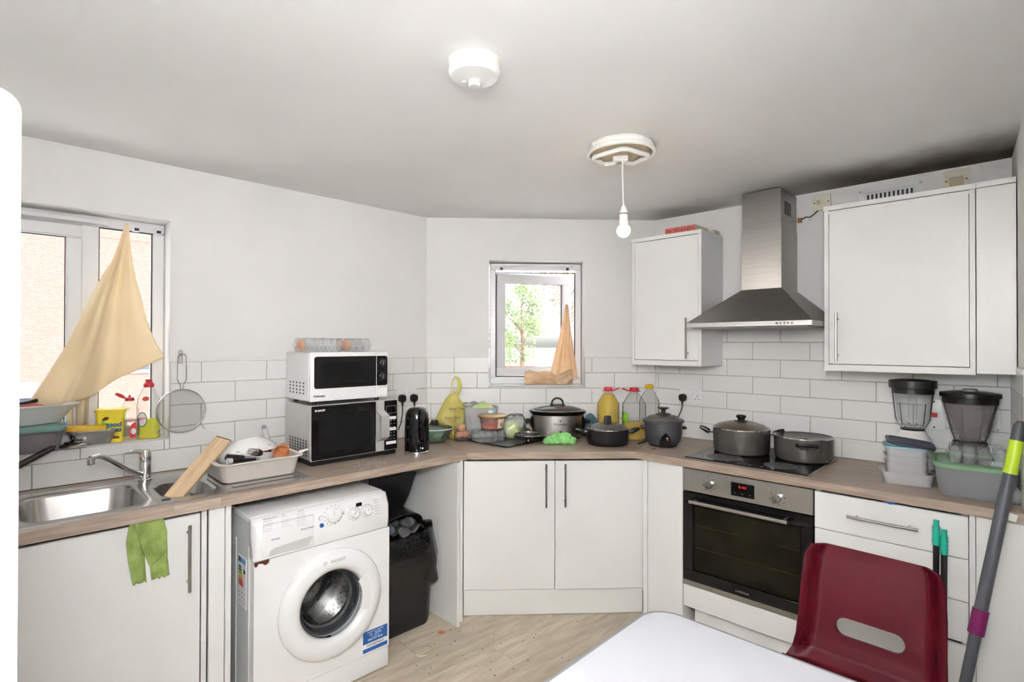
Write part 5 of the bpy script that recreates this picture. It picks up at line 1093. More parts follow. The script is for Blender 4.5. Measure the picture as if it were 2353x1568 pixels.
# black saucepan
def pan(label, P, r, h, mat, lidm, knob, rzh, handle=True, lid_up=True, rim='chrome', name='saucepan'):
    t = thing(name, label, 'saucepan', P, rzh)
    G().lathe([(r*.90, 0), (r*.95, .006), (r*.985, h*.25), (r, h), (r-.003, h), (r*.96, h*.25), (r*.88, .006)], 44).ob('pan_body', mat, t)
    G().lathe([(r*.985, h-.002), (r*1.012, h+.001), (r*1.012, h+.006), (r*.97, h+.006)], 44, cap0=False, cap1=False).ob('lid_rim', rim, t)
    if lid_up: G().lathe([(r*.985, h+.004), (r*.80, h+r*.15), (r*.45, h+r*.25), (.012, h+r*.29)], 44, cap0=False).ob('glass_lid', lidm, t)
    else: G().lathe([(r*.985, h+.005), (r*.80, h-r*.05), (r*.45, h-r*.12), (.012, h-r*.14)], 44, cap0=False).ob('glass_lid', lidm, t)
    zk = h+r*.29
    if knob == 'tall': g = G(); g.loft([ring_rr(.050, .024, .010, zk-.004), ring_rr(.046, .022, .010, zk+.006), ring_rr(.040, .018, .008, zk+.034), ring_rr(.036, .016, .008, zk+.040)]); g.ob('knob', 'black_plastic', t)
    elif knob == 'round': G().lathe([(.035, zk-.006), (.036, zk-.001), (.018, zk+.001), (.018, zk+.008), (.026, zk+.018), (.026, zk+.026), (.019, zk+.030), (.005, zk+.031)], 24).ob('knob', 'black_plastic', t)
    else: G().lathe([(.03, h-r*.135), (.026, h-r*.11), (.016, h-r*.07), (.012, h-r*.06)], 20).ob('knob', 'black_plastic', t)
    if handle:
        for s_ in (-1, 1):
            hd = G(); hd.tube([(s_*r*.98, 0, h*.80), (s_*(r+.022), 0, h*.81)], .007, 8); hd = hd.ob('handle_bracket', 'chrome', t)
            g = G(); x = r+.016
            g.tube([(s_*x, 0, h*.80), (s_*(x+.012), 0, h*.83), (s_*(x+.030), 0, h*.92), (s_*(x+.052), 0, h*.99)], [.012, .015, .013, .008], 10); g.ob('handle', 'black_plastic', t)
    return t
P = back(1396, 1028, WT, .115); r = size(P, 48); h = zat(P, 985)-WT
pan('black saucepan with a glass lid in front of the oil bottles', P, r, max(.085, h), 'black_satin', 'glass_lid', 'tall', .02)
# oil bottles
def oil(label, P, r, h, fill, m, cap, green=False, rz=0, hdl=1):
    t = thing('oil_bottle', label, 'bottle', P, rz, 'cooking oil bottles')
    pr = [(r*.92, 0), (r, .008)]
    for k in range(9): z = h*.10+k*h*.056; pr += [(r, z), (r*.965, z+h*.02)]
    pr += [(r, h*.63), (r*.93, h*.70), (r*.62, h*.82), (r*.36, h*.90), (r*.34, h*.93)]
    G().lathe(pr, 32).ob('bottle_body', 'clear', t)
    if fill: G().lathe([(q_*.96, z+.002) for q_, z in pr if z < h*fill]+[(r*.9 if fill < .65 else r*.5, h*fill)], 30).ob('oil', m, t)
    if cap == 'red':
        c = G().lathe([(r*.42, h*.925), (r*.56, h*.93), (r*.50, h*.945), (r*.40, h*.95), (r*.40, h*.995), (r*.36, h)], 24).ob('cap', 'red', t)
        g = G(); g.tube([(hdl*r*.45, 0, h*.935), (hdl*r*.7, -r*.1, h*.955), (hdl*r*.98, -r*.12, h*.982), (hdl*r*1.02, r*.06, h*.982), (hdl*r*.7, r*.12, h*.955), (hdl*r*.45, r*.1, h*.94)], .004, 7); g.ob('carry_loop', 'red', c)
    else: G().lathe([(r*.40, h*.92), (r*.40, h*.95), (r*.36, h*.955), (r*.40, h*.96), (r*.40, h*.985), (r*.34, h)], 22).ob('neck', 'oil_yellow', t)
    if green:
        g = G(); n = 10; a0, a1 = -1.75, -.75
        g.loft([[Vector((r*1.012*math.sin(a0+(a1-a0)*i/n), -r*1.012*math.cos(a0+(a1-a0)*i/n), z)) for i in range(n+1)] for z in (h*.33, h*.52)] + [[Vector((r*1.0*math.sin(a0+(a1-a0)*i/n), -r*1.0*math.cos(a0+(a1-a0)*i/n), z)) for i in range(n+1)] for z in (h*.52, h*.33)], False, False); g.ob('green_label', 'lime_print', t)
    return t
P = W('B', Pw('B', 1399, 950, .18)[0], .165, WT); oil('full bottle of yellow cooking oil with a red cap behind the black saucepan', P, size(P, 25), zat(P, 890)-WT, .86, 'oil_yellow', 'red', rz=.0)
P = back(1457, 1013, WT, .066); oil('nearly empty oil bottle with a red cap and green label beside the rice cooker', P, size(P, 27), zat(P, 891)-WT, .34, 'oil_amber', 'red', True, 0, -1)
P = W('B', Pw('B', 1493, 950, .13)[0], .12, WT); oil('empty clear bottle with a yellow neck in the corner behind the rice cooker', P, size(P, 23), zat(P, 884)-WT, 0, 'oil_amber', 'yellow')
# blue cloth behind the slow cooker and saucepan
P = W('B', Pw('B', 1357, 975, .10)[0], .09, WT); o = G().loft(lump((0, 0, .05), .045, .045, .085, 11)).ob('tea_towel', 'cloth_blue', ang=60, loc=P); tag(o, 'dark blue-green cloth bundled between the slow cooker and the oil bottle', 'cloth')
# rice cooker
P = back(1524, 1030, WT, .10); r = size(P, 42); zr = zat(P, 963)-WT
t = thing('rice_cooker', 'grey rice cooker with a glass lid in the corner by the hob', 'rice cooker', P, facing(P)+.12)
G().lathe([(r*.72, 0), (r*.74, .008)], 36).ob('base', 'black_plastic', t)
G().lathe([(r*.74, .008), (r*.90, .03), (r*.985, zr*.45), (r, zr*.9)], 44).ob('cooker_body', 'grey_dark', t); G().lathe([(r*1.0, zr*.88), (r*1.09, zr*.90), (r*1.10, zr*.97), (r*1.04, zr), (r*.98, zr*.98)], 44, cap0=False, cap1=False).ob('rim', 'grey_dark', t)
G().lathe([(r*1.0, zr*.985), (r*.75, zr+.018), (r*.35, zr+.028), (.01, zr+.03)], 40, cap0=False).ob('glass_lid', 'glass_lid', t); G().lathe([(.045, zr+.024), (.040, zr+.032), (.012, zr+.036), (.011, zr+.052), (.020, zr+.058), (.034, zr+.064), (.032, zr+.068), (.008, zr+.067)], 24).ob('knob', 'black_plastic', t)
for s_ in (-1, 1): g = G(); g.tube([(s_*r*.96, -.012, zr*.68), (s_*(r+.018), -.010, zr*.68), (s_*(r+.018), .010, zr*.68), (s_*r*.96, .012, zr*.68)], .008, 8); g.ob('side_handle', 'black_plastic', t)
sw = G(); sw.prism([(-.030, .006), (.030, .006), (.032, .03), (.022, .065), (.0, .088), (-.022, .065), (-.032, .03)], -r*1.04, -r*.80); sw = sw.ob('switch_panel', 'black_gloss', t)
for z, mt in ((.058, 'led_small'), (.049, 'grey_light')): G().box(.004, .014, -r*1.045, -r*1.035, z-.002, z+.002).ob('indicator', mt, sw, smooth=False)
# bits lying on the worktop
a_, b_ = Pz(1467, 1022, WT), Pz(1486, 1015, WT); t = stick('spoon', 'black plastic spoon handle lying beside the rice cooker', 'spoon', Vector((a_.x, a_.y, WT+.006)), Vector((b_.x, b_.y, WT+.006)), .006, [(.8, .7, 1, 'black_plastic', 'handle'), (1, 1, .5, 'black_plastic', 'tip')])
P = Pz(1503, 1032, WT); o = G().box(-.012, .012, -.006, .006, 0, .002, .0005).ob('food_scrap', 'red_dark', loc=(P.x, P.y, WT+.0002), rot=(0, 0, .3)); tag(o, 'small dark red scrap on the worktop in front of the rice cooker', 'scrap')
# ------------------------------------------------------------------ things on the hob and right worktop
ZH = WT+.0062
P = back(1703, 1048, ZH, .125); r = size(P, 61); h = zat(P, 984)-ZH
pan('large grey saucepan with a brownish glass lid at the left of the hob', P, r, h, 'pan_grey', 'glass_lid_brown', 'round', -.35)
P = back(1846, 1066, ZH, .125); r = size(P, 61); h = zat(P, 1004)-ZH
t = pan('grey saucepan with its lid upside down at the right of the hob', P, r, h, 'pan_grey', 'glass_lid', 'down', facing(P), handle=False, lid_up=False)
for a in (-PI/2+.12, PI/2+.12):
    c, s_ = math.cos(a), math.sin(a); f = lambda o_, k, z: (c*(r+o_)-s_*k, s_*(r+o_)+c*k, z)
    g = G(); g.tube([f(-.002, -.042, h*.78), f(.022, -.036, h*.82), f(.028, 0, h*.84), f(.022, .036, h*.82), f(-.002, .042, h*.78)], [.010, .008, .009, .008, .010], 8); g.prism([(-.03, h*.60), (.03, h*.60), (.045, h*.80), (-.045, h*.80)], 0, .006, lambda x, y, z: Vector(f(y, x, z))); g.ob('handle', 'black_plastic', t); G().sph(f(.008, 0, h*.66), .004, 8).ob('rivet', 'chrome', t)
# blender with a white base
Pb = W('C', 1.398, .15, WT); rj = size(Pb, 40)
t = thing('blender', 'white-based blender with a tall clear jug behind the stacked tubs', 'blender', Pb, facing(Pb))
zj, zt2, zl = zat(Pb, 988)-WT, zat(Pb, 900)-WT, zat(Pb, 872)-WT
G().lathe([(.074, .0), (.076, .012), (.072, .04)], 32).ob('foot_ring', 'black_plastic', t)
G().lathe([(.084, .028), (.085, .05), (.080, zj*.55), (.070, zj*.80), (.052, zj*.95), (.048, zj)], 36).ob('motor_base', 'white_plastic', t); G().lathe([(.046, zj), (.047, zj+.004), (.040, zj+.008)], 28).ob('collar', 'black_plastic', t)
G().lathe([(.044, zj+.006), (rj*.82, zj+.05), (rj*.98, zt2), (rj*.95, zt2), (rj*.78, zj+.05), (.03, zj+.010)], 36).ob('jug', 'clear', t)
G().lathe([(rj*1.0, zt2-.008), (rj*1.0, zt2+.016), (rj*1.13, zt2+.018), (rj*1.13, zl-.006), (rj*.7, zl), (.01, zl+.001)], 36).ob('lid', 'black_plastic', t)
g = G()
for k in range(4): a = PI/4+PI/2*k; g.loft([[Vector((.006*math.cos(a), .006*math.sin(a), zj+.014)), Vector((.026*math.cos(a+.2), .026*math.sin(a+.2), zj+.03)), Vector((.022*math.cos(a-.2), .022*math.sin(a-.2), zj+.028))], [Vector((.006*math.cos(a), .006*math.sin(a), zj+.0155)), Vector((.026*math.cos(a+.2), .026*math.sin(a+.2), zj+.0315)), Vector((.022*math.cos(a-.2), .022*math.sin(a-.2), zj+.0295))]])
g.ob('blades', 'steel_satin', t)
for a in (-2.3, -.85): g = G(); g.tube([(rj*.72*math.cos(a), rj*.72*math.sin(a), zj+.02), (rj*.90*math.cos(a), rj*.90*math.sin(a), zt2-.05)], .002, 6); g.ob('jug_rib', 'grey_dark', t)
G().lathe([(.016, zj+.05), (.016, zt2-.03), (.012, zt2-.025)], 18, 0, -.005, cap0=False).ob('filter_tube', 'clear_thin', t)
# second blender behind the green box
Pb = W('C', 1.60, .15, WT); t = thing('blender', 'wide-jug blender standing behind the green-lidded box', 'blender', Pb, facing(Pb)); rj = size(Pb, 51)
zj, zt2, zl = zat(Pb, 1016)-WT, zat(Pb, 925)-WT, zat(Pb, 899)-WT
G().lathe([(.078, 0), (.080, .012), (.070, zj*.6), (.062, zj-.01), (.058, zj-.006)], 32).ob('motor_base', 'black_plastic', t); G().lathe([(.058, zj-.008), (.060, zj), (.054, zj+.006)], 28).ob('collar', 'black_plastic', t)
G().lathe([(.052, zj+.004), (rj*.70, zj+.05), (rj*.97, zt2), (rj*.94, zt2), (rj*.66, zj+.05), (.03, zj+.008)], 36).ob('jug', 'clear_smoke', t)
G().lathe([(rj*.98, zt2-.004), (rj*.99, zt2+.022), (rj*1.09, zt2+.024), (rj*1.08, zl-.008), (rj*.7, zl-.002), (.01, zl)], 36).ob('lid', 'black_plastic', t); G().lathe([(.028, zl-.002), (.027, zl+.008), (.022, zl+.010)], 20).ob('filler_cap', 'grey_mid', t)
for a in (-2.4, -1.9, -1.0, -.6): g = G(); g.tube([(rj*.62*math.cos(a), rj*.62*math.sin(a), zj+.03), (rj*.88*math.cos(a), rj*.88*math.sin(a), zt2-.02)], .0025, 6); g.ob('jug_rib', 'clear_grey', t)
# stack of plastic tubs
rz = -aC+.25
P = back(2080, 1117, WT, .05); Pc = P+wn('C')*-.02
def tub(label, Pz_, w_, d_, h, m, name='food_tub', lid=None, grp='stacked clear tubs', rim=.006):
    t = thing(name, label, 'food tub', Pz_, rz, grp)
    G().loft([ring_rr(w_*.88, d_*.88, .022, 0), ring_rr(w_*.98, d_*.98, .026, h-.003), ring_rr(w_+rim, d_+rim, .028, h-.002), ring_rr(w_+rim, d_+rim, .028, h), ring_rr(w_*.95, d_*.95, .025, h-.001), ring_rr(w_*.85, d_*.85, .02, .003)], True, True).ob('tub_body', m, t)
    if lid: G().loft([ring_rr(w_+rim+.004, d_+rim+.004, .03, h), ring_rr(w_+rim+.004, d_+rim+.004, .03, h+.006), ring_rr(w_*.9, d_*.9, .025, h+.007)], True, True).ob('lid', lid, t)
    return t
w0 = .165
tub('lowest and widest clear tub of the stack at the right of the hob', Vector((Pc.x, Pc.y, WT)), .185, .135, .052, 'clear_frost')
zz = WT+.012
for i, lb in enumerate(('clear tub just inside the lowest tub of the stack', 'second clear tub up inside the stack', 'third clear tub up inside the stack', 'topmost clear tub of the stack with a pale blue lid')):
    tub(lb, Vector((Pc.x, Pc.y, zz)), .150, .105, .048 if i < 3 else .05, 'clear_frost', lid='aqua_lid' if i == 3 else None); zz += .030
zz += .0305
t = thing('loose_lid', 'dark slate-blue plastic lid tilted on top of the stacked tubs', 'lid', Vector((Pc.x, Pc.y, zz))+wt('C')*.012, rz); t.rotation_euler = (math.radians(7), math.radians(7), rz)
g = G(); g.loft([ring_rr(.172, .12, .028, .008), ring_rr(.172, .12, .028, .014), ring_rr(.15, .10, .024, .017), ring_rr(.145, .095, .022, .014)], True, True); g.ob('lid_plate', 'slate_lid', t)
t2 = thing('round_lid', 'small dark green lid under the tilted slate-blue lid on the tub stack', 'lid', Vector((Pc.x, Pc.y, zz-.004))-wt('C')*.035, rz); G().lathe([(.048, 0), (.05, .003), (.048, .008), (.01, .009)], 28).ob('lid_plate', 'teal_lid', t2)
# big box with green lid and the egg box on it
s0_, _z = Pw('C', 2146, 1060, .42); t = wthing('storage_box', 'large cloudy storage box with a green lid at the right end of the worktop', 'storage box', 'C', 1.628, .41, WT, .10)
hb = .118; G().loft([ring_rr(.215, .25, .05, 0), ring_rr(.225, .26, .05, .01), ring_rr(.250, .29, .06, hb)], True, True).ob('box_body', 'clear_cloud', t)
g = G(); g.loft([ring_rr(.262, .302, .066, hb-.004), ring_rr(.264, .304, .066, hb+.010), ring_rr(.248, .288, .06, hb+.012), ring_rr(.235, .275, .055, hb+.004), ring_rr(.10, .12, .03, hb+.004)], True, True); g.ob('lid', 'green_lid', t)
zb = WT+hb+.0045
egg_box('clear egg box standing on the green box lid below the wide-jug blender', W('C', 1.635, .40, zb), -aC+.10, 4, 3, p=.045)
# loose things at the far right end of the worktop
o = G().loft(lump((0, 0, .03), .028, .03, .04, 21)).ob('crumpled_wrapper', 'clear_frost', ang=60, loc=W('C', 1.738, .49, WT)); tag(o, 'crumpled clear wrapper at the right end of the worktop behind the mop', 'wrapper')
# ------------------------------------------------------------------ sockets and switches
def plate(name, label, w_, s, z, wd, ht, cat='socket', m='white_plastic', d=.0075):
    t = wthing(name, label, cat, w_, s, d, z); G().box(-wd/2, wd/2, -.009, 0, -ht/2, ht/2, .003, 2).ob('face_plate', m, t); return t
def rockers(t, xs, z, m='white_plastic'):
    for x in xs: G().box(x-.006, x+.006, -.0125, -.0085, z-.010, z+.010, .002).ob('switch_rocker', m, t)
def pins(t, x, z):
    g = G(); g.box(x-.002, x+.002, -.0094, -.0086, z+.006, z+.014); g.box(x-.0145, x-.008, -.0094, -.0086, z-.012, z-.008); g.box(x+.008, x+.0145, -.0094, -.0086, z-.012, z-.008); mkstuff(g.ob('pin_holes', 'black_matt', t, smooth=False))
def plug(label, w_, s, z, cord, m='black_plastic', d=.0168, grp='mains plugs'):
    t = wthing('mains_plug', label, 'plug', w_, s, d, z, 0, grp)
    pr = [(-.024, .004), (-.019, .020), (0, .026), (.019, .020), (.024, .004), (.020, -.016), (.008, -.024), (-.008, -.024), (-.020, -.016)]
    G().loft([[Vector((x*k, y, z_*k)) for x, z_ in pr] for y, k in ((0, 1), (-.018, 1), (-.026, .86))]).ob('plug_body', m, t, ang=25)
    g = G(); g.tube([(0, -.014, -.022), (0, -.015, -.045)], [.008, .005], 8); g.ob('cord_grip', m, t)
    if cord: g = G(); g.tube(cord, .0034, 7); g.ob('cord', m, t)
    return t
t = plate('double_socket', 'white double socket on the tiles behind the kettle', 'A', -.157, 1.172, .148, .088); rockers(t, (-.016, .016), .024)
plug('left black plug in the socket behind the kettle', 'A', -.200, 1.160, [(0, -.015, -.045), (-.004, -.02, -.09), (-.022, -.03, -.15), (-.045, -.04, -.185)])
plug('right black plug in the socket behind the kettle', 'A', -.112, 1.157, [(0, -.015, -.045), (.002, -.02, -.09), (-.01, -.03, -.16), (-.05, -.06, -.235), (-.10, -.12, -.243)])
t = plate('double_socket', 'white double socket on the tiles above the rice cooker', 'C', .250, 1.172, .148, .088); rockers(t, (-.014, .012), .022); pins(t, .045, -.004)
plug('black plug of the rice cooker in the wall socket', 'C', .203, 1.163, [(0, -.015, -.045), (.0, -.025, -.075), (-.012, -.04, -.115), (-.02, -.06, -.16)])
t = plate('cooker_switch', 'tall white cooker switch with a red rocker behind the white blender', 'C', 1.463, 1.172, .086, .146, 'switch')
G().box(-.013, .013, -.014, -.0085, -.012, .008, .002).ob('red_rocker', 'red', t)
for z in (.060, -.060): G().lathe([(.004, 0), (.004, .0008)], 10, m=Matrix.Translation((0, -.009, z)) @ Matrix.Rotation(PI/2, 4, 'X')).ob('screw', 'black_matt', t)
t = plate('single_socket', 'white socket half hidden behind the wide-jug blender', 'C', 1.655, 1.170, .086, .086)
plug('white plug in the socket behind the wide-jug blender', 'C', 1.660, 1.165, [(0, -.015, -.045), (.004, -.02, -.10), (-.012, -.02, -.17)], 'white_plastic', grp=None)
t = plate('fused_switch', 'old cream switch plate above the cooker hood by the wide cupboard', 'C', .988, 2.268, .086, .086, 'switch', 'cream_plastic', d=.001)
G().box(-.024, -.006, -.0105, -.0085, -.012, .012, .001).ob('fuse_holder', 'tray_beige', t); G().box(.004, .018, -.0125, -.0085, -.010, .010, .002).ob('switch_rocker', 'cream_plastic', t)
for x in (-.034, .032): G().lathe([(.0035, 0), (.0035, .0008)], 8, m=Matrix.Translation((x, -.009, 0)) @ Matrix.Rotation(PI/2, 4, 'X')).ob('screw', 'black_matt', t)
t = plate('old_switch_box', 'dirty cream switch box above the wide wall cupboard', 'C', 1.547, 2.272, .094, .092, 'switch', 'cream_plastic', d=.001)
G().box(-.026, .026, -.0125, -.0085, -.03, .012, .002).ob('cover', 'tray_beige', t)
for x in (-.036, .036): G().lathe([(.0035, 0), (.0035, .0008)], 8, m=Matrix.Translation((x, -.009, -.004)) @ Matrix.Rotation(PI/2, 4, 'X')).ob('screw', 'black_matt', t)
# extractor vent grille
t = wthing('vent_grille', 'white slotted vent grille on the wall above the wide cupboard', 'vent', 'C', 1.289, .001, 2.245)
G().box(-.135, .135, -.004, 0, -.055, .055, .002).ob('back_plate', 'white_plastic', t); g = G(); bars(g, -.105, .105, -.05, .036, .008, -.010, -.004, .002); g.ob('grille_frame', 'white_plastic', t)
g = G()
for k in range(11): x = -.09+k*.018; g.box(x-.004, x+.004, -.0048, -.0038, -.045, .022)
mkstuff(g.ob('grille_slots', 'black_matt', t, smooth=False))
for x in (-.125, .125): G().lathe([(.005, 0), (.004, .002)], 10, m=Matrix.Translation((x, -.004, .042)) @ Matrix.Rotation(PI/2, 4, 'X')).ob('screw', 'steel_satin', t)
# frayed cable clip beside the hood chimney
t = wthing('cable_joint', 'frayed cable with brown blocks beside the hood chimney', 'cable', 'C', .90, .002, 2.19)
G().box(-.030, -.008, -.014, 0, -.016, .010, .003).ob('brown_block', 'leather_tan', t); G().box(.024, .040, -.008, 0, -.010, .006, .002).ob('cable_clip', 'card_cream', t)
g = G(); g.tube([(-.01, -.006, .0), (.01, -.008, .010), (.03, -.006, .006), (.055, -.006, .022), (.07, -.006, .036)], .003, 7); g.ob('cable', 'black_plastic', t)
# things lying on top of the narrow cupboard
Zc = 2.1575
t = wthing('box_file', 'salmon box file with handwritten numbers on top of the narrow cupboard', 'box', 'C', .315, .20, Zc)
G().box(-.095, .095, -.085, .085, 0, .036, .001).ob('box_body', 'card_cream', t, smooth=False); G().box(-.095, .095, -.0875, -.085, 0, .037).ob('salmon_spine', 'salmon_paper', t, smooth=False)
for k, s_ in enumerate(('1', '2', '3', 'V', '@')): txt(s_ if s_ != '@' else 'On', .026, 'black_print', t, (.078-k*.037, -.0880, .018), rot=(PI/2, PI/2, 0) if k < 3 else (PI/2, 0, 0))
g = G()
for k in range(6): x = .062-k*.012-(k//2)*.013; g.box(x-.0012, x+.0012, -.0884, -.0874, .004, .032)
mkstuff(g.ob('drawn_lines', 'black_print', t, smooth=False))
o = G().box(-.07, .07, -.04, .04, 0, .030, .003).ob('cardboard_box', 'card_cream', loc=W('C', .37, .065, Zc), rot=(0, 0, -aC)); tag(o, 'pale cardboard box behind the salmon box file', 'box')
# ------------------------------------------------------------------ ceiling fittings
P = Pz(1090, 162, 2.305); t = thing('heat_detector', 'round white heat detector on the ceiling', 'heat detector', Vector((P.x, P.y, CEIL)), facing(P))
G().lathe([(.078, -.001), (.078, -.006), (.074, -.010), (.074, -.026)], 40).ob('base', 'offwhite_plastic', t)
G().lathe([(.0755, -.026), (.0755, -.036), (.068, -.046), (.050, -.049), (.01, -.050)], 40).ob('cover', 'white_plastic', t)
g = G(); g.lathe([(.017, -.049), (.017, -.064), (.014, -.067), (.005, -.068)], 24, 0, .012); sn = g.ob('sensor', 'white_plastic', t)
for k in range(8): a = 2*PI*k/8+.2; G().box(-.0022, .0022, -.0005, .0005, -.0045, .0045).ob('sensor_slot', 'tray_beige', sn, smooth=False, loc=(.0172*math.cos(a), .012+.0172*math.sin(a), -.056), rot=(0, 0, a+PI/2))
G().lathe([(.007, -.049), (.006, -.052), (.002, -.053)], 16, -.030, .020).ob('test_button', 'white_plastic', t)
P = Pz(1427, 348, 2.305); Pf = Vector((P.x, P.y, CEIL)); t = thing('ceiling_light', 'round cream ceiling light with its cover missing and a bare folded tube', 'ceiling light', Pf, facing(Pf)+.1)
G().lathe([(.128, -.001), (.130, -.008), (.134, -.012), (.134, -.024), (.140, -.028), (.140, -.040), (.134, -.043), (.128, -.040), (.126, -.012), (.10, -.010)], 48).ob('housing', 'offwhite_plastic', t)
for a in (.4, 2.0, 3.6, 5.2): G().box(-.012, .012, -.006, .004, -.026, -.006, .003).ob('clip', 'offwhite_plastic', t, loc=(.132*math.cos(a), .132*math.sin(a), 0), rot=(0, 0, a+PI/2))
G().lathe([(.126, -.030), (.120, -.036), (.02, -.036)], 8).ob('gear_tray', 'tray_beige', t)
pts = []
def arcp(cx, cy, r, a0, a1, n): return [(cx+r*math.cos(a0+(a1-a0)*i/n), cy+r*math.sin(a0+(a1-a0)*i/n), -.050) for i in range(n+1)]
pts = [(.022, .03, -.050)] + [(.014, .052, -.050)] + arcp(.055, .045, .035, PI*.9, PI*.4, 4)[1:] + arcp(.080, .0, .032, .35*PI, -.35*PI, 6) + arcp(0, -.062, .035, -.30*PI, -.70*PI, 4) + arcp(-.080, .0, .032, -.65*PI, -1.35*PI, 6) + arcp(-.055, .045, .035, PI*.6, PI*.1, 4)[:-1] + [(-.014, .052, -.050), (-.022, .03, -.050)]
G().tube(pts, .0095, 10).ob('folded_tube', 'tube_lamp', t); G().box(-.032, .032, .012, .036, -.058, -.036, .003).ob('tube_holder', 'white_plastic', t)
# bare bulb hanging from it
Pb = Pz(1431, 362, CEIL-.045); zb0, zb1, zb2, zb3 = zat(Pb, 473), zat(Pb, 517), zat(Pb, 513), zat(Pb, 547)
t = thing('pendant_bulb', 'lit bare bulb in a white holder hanging on a cord from the ceiling', 'pendant lamp', Pb, 0)
g = G(); L0 = zb0-Pb.z; g.tube([(0, 0, .012), (-.001, 0, L0*.3), (.001, 0, L0*.65), (.004, 0, L0)], .003, 8); g.ob('cord', 'white_plastic', t)
o_ = Pb.z; xo = .004
def L_at(py): return zat(Pb, py)-Pb.z
G().lathe([(.005, L_at(472)), (.012, L_at(479)), (.017, L_at(487)), (.018, L_at(491))][::-1], 24, xo, 0).ob('lampholder', 'white_plastic', t)
G().lathe([(.0182, L_at(491)), (.0182, L_at(493))][::-1], 24, xo, 0).ob('holder_ring', 'black_plastic', t)
G().lathe([(.018, L_at(493)), (.018, L_at(512))][::-1], 24, xo, 0).ob('holder_skirt', 'white_plastic', t)
bn_ = G().lathe([(.0145, L_at(511)), (.0165, L_at(517)), (.0255, L_at(525))][::-1], 24, xo, 0).ob('bulb_neck', 'bulb_neck', t)
zc_ = L_at(527); rb = (L_at(523)-L_at(547))*.5*1.05
G().sph((xo, 0, L_at(530.5)), .0285, 24).ob('bulb_globe', 'bulb_glow', t)
# ------------------------------------------------------------------ table
TZ = .72
t = wthing('dining_table', 'white table with a grey edge in the foreground', 'table', 'C', 1.36, 2.36, 0, 0)
tw, td = .775, 1.18
G().loft([ring_rr(tw-.028, td-.028, .076, TZ-.002, 0, 0, 10), ring_rr(tw-.028, td-.028, .076, TZ, 0, 0, 10)]).ob('table_top', 'table_white', t, smooth=False)
G().loft([ring_rr(tw-.012, td-.012, .084, TZ-.024, 0, 0, 10), ring_rr(tw, td, .09, TZ-.018, 0, 0, 10), ring_rr(tw, td, .09, TZ-.006, 0, 0, 10), ring_rr(tw-.012, td-.012, .084, TZ-.0005, 0, 0, 10), ring_rr(tw-.026, td-.026, .077, TZ-.0005, 0, 0, 10)], True, True).ob('edge_band', 'table_edge', t)
for x in (-.31, .31):
    for y in (-.50, .50):
        g = G(); g.tube([(x, y, TZ-.024), (x, y, .012)], .016, 12); l_ = g.ob('leg', 'grey_mid', t); G().lathe([(.020, 0), (.020, .02)], 12, x, y).ob('rubber_foot', 'black_plastic', l_)
g = G()
for x in (-.31, .31): g.box(x-.01, x+.01, -.49, .49, TZ-.05, TZ-.024)
g.box(-.31, .31, -.51, -.49, TZ-.05, TZ-.024); g.box(-.31, .31, .49, .51, TZ-.05, TZ-.024); g.ob('under_frame', 'grey_mid', t, smooth=False)
# ------------------------------------------------------------------ red chair
CS, CD = 1.418, 1.30
ch = wthing('plastic_chair', 'dark red plastic chair with a slot in its back, pushed up to the table', 'chair', 'C', CS, CD, 0, math.radians(-2))
prof = [(-.36, .435), (-.34, .448), (-.25, .452), (-.12, .446), (-.03, .448), (.022, .462), (.052, .492), (.068, .535), (.085, .60), (.108, .70), (.130, .79), (.136, .822)]   # (y: -front .. +back, z)
halfw = [.215, .222, .230, .236, .234, .226, .212, .203, .200, .198, .192, .176]
wing = [.0, .0, .004, .006, .010, .020, .034, .042, .046, .048, .048, .040]
def lerpv(a, t_): k = t_*(len(a)-1); i = min(int(k), len(a)-2); f = k-i; return a[i]*(1-f)+a[i+1]*f if not isinstance(a[0], tuple) else tuple(p*(1-f)+q_*f for p, q_ in zip(a[i], a[i+1]))
def shell(u, v):
    y, z = lerpv(prof, v); hw_ = lerpv(halfw, v); x = (u*2-1); wg = lerpv(wing, v)
    k = max(0, abs(x)-.72)/.28; dip = .006*(1-x*x) if v < .4 else 0
    bend = wg*(k*k*(3-2*k)*.9+.1*x*x)
    if v > .42: return Vector((x*hw_*(1-.02*k), y-bend, z))
    return Vector((x*hw_, y-bend*.3, z-dip+wg*k*.6))
g = G(); g.grid(shell, 40, 66); o = g.ob('seat_shell', 'chair_red', ch, ang=80)
md = o.modifiers.new('t', 'SOLIDIFY'); md.thickness = .008; md.offset = 0
cut = G(); st_ = [Vector((  .066*sx+.027*math.cos(a), 0, .583+.027*math.sin(a))) for sx, a in [(1, -PI/2+PI*i/8) for i in range(9)]+[(-1, PI/2+PI*i/8) for i in range(9)]]
cut.loft([[p+Vector((0, -.2, 0)) for p in st_], [p+Vector((0, .3, 0)) for p in st_]]); co = cut.ob('cutter', 'chair_red', ch)
bm_ = o.modifiers.new('b', 'BOOLEAN'); bm_.object = co; bm_.operation = 'DIFFERENCE'; bm_.solver = 'EXACT'
dg = bpy.context.evaluated_depsgraph_get(); me = bpy.data.meshes.new_from_object(o.evaluated_get(dg)); o.modifiers.clear(); o.data = me; bpy.data.objects.remove(co)
me.polygons.foreach_set('use_smooth', [True]*len(me.polygons)); me.set_sharp_from_angle(angle=math.radians(50))
for sx in (-1, 1):
    for (y0, y1) in ((-.26, -.30), (.0, .07)):
        g = G(); g.tube([(sx*.13, y0, .436), (sx*.17, (y0+y1)/2, .40), (sx*.205, y1, .012)], .011, 10); l_ = g.ob('leg', 'grey_mid', ch); G().lathe([(.014, 0), (.014, .016)], 10, sx*.205, y1).ob('rubber_foot', 'black_plastic', l_)
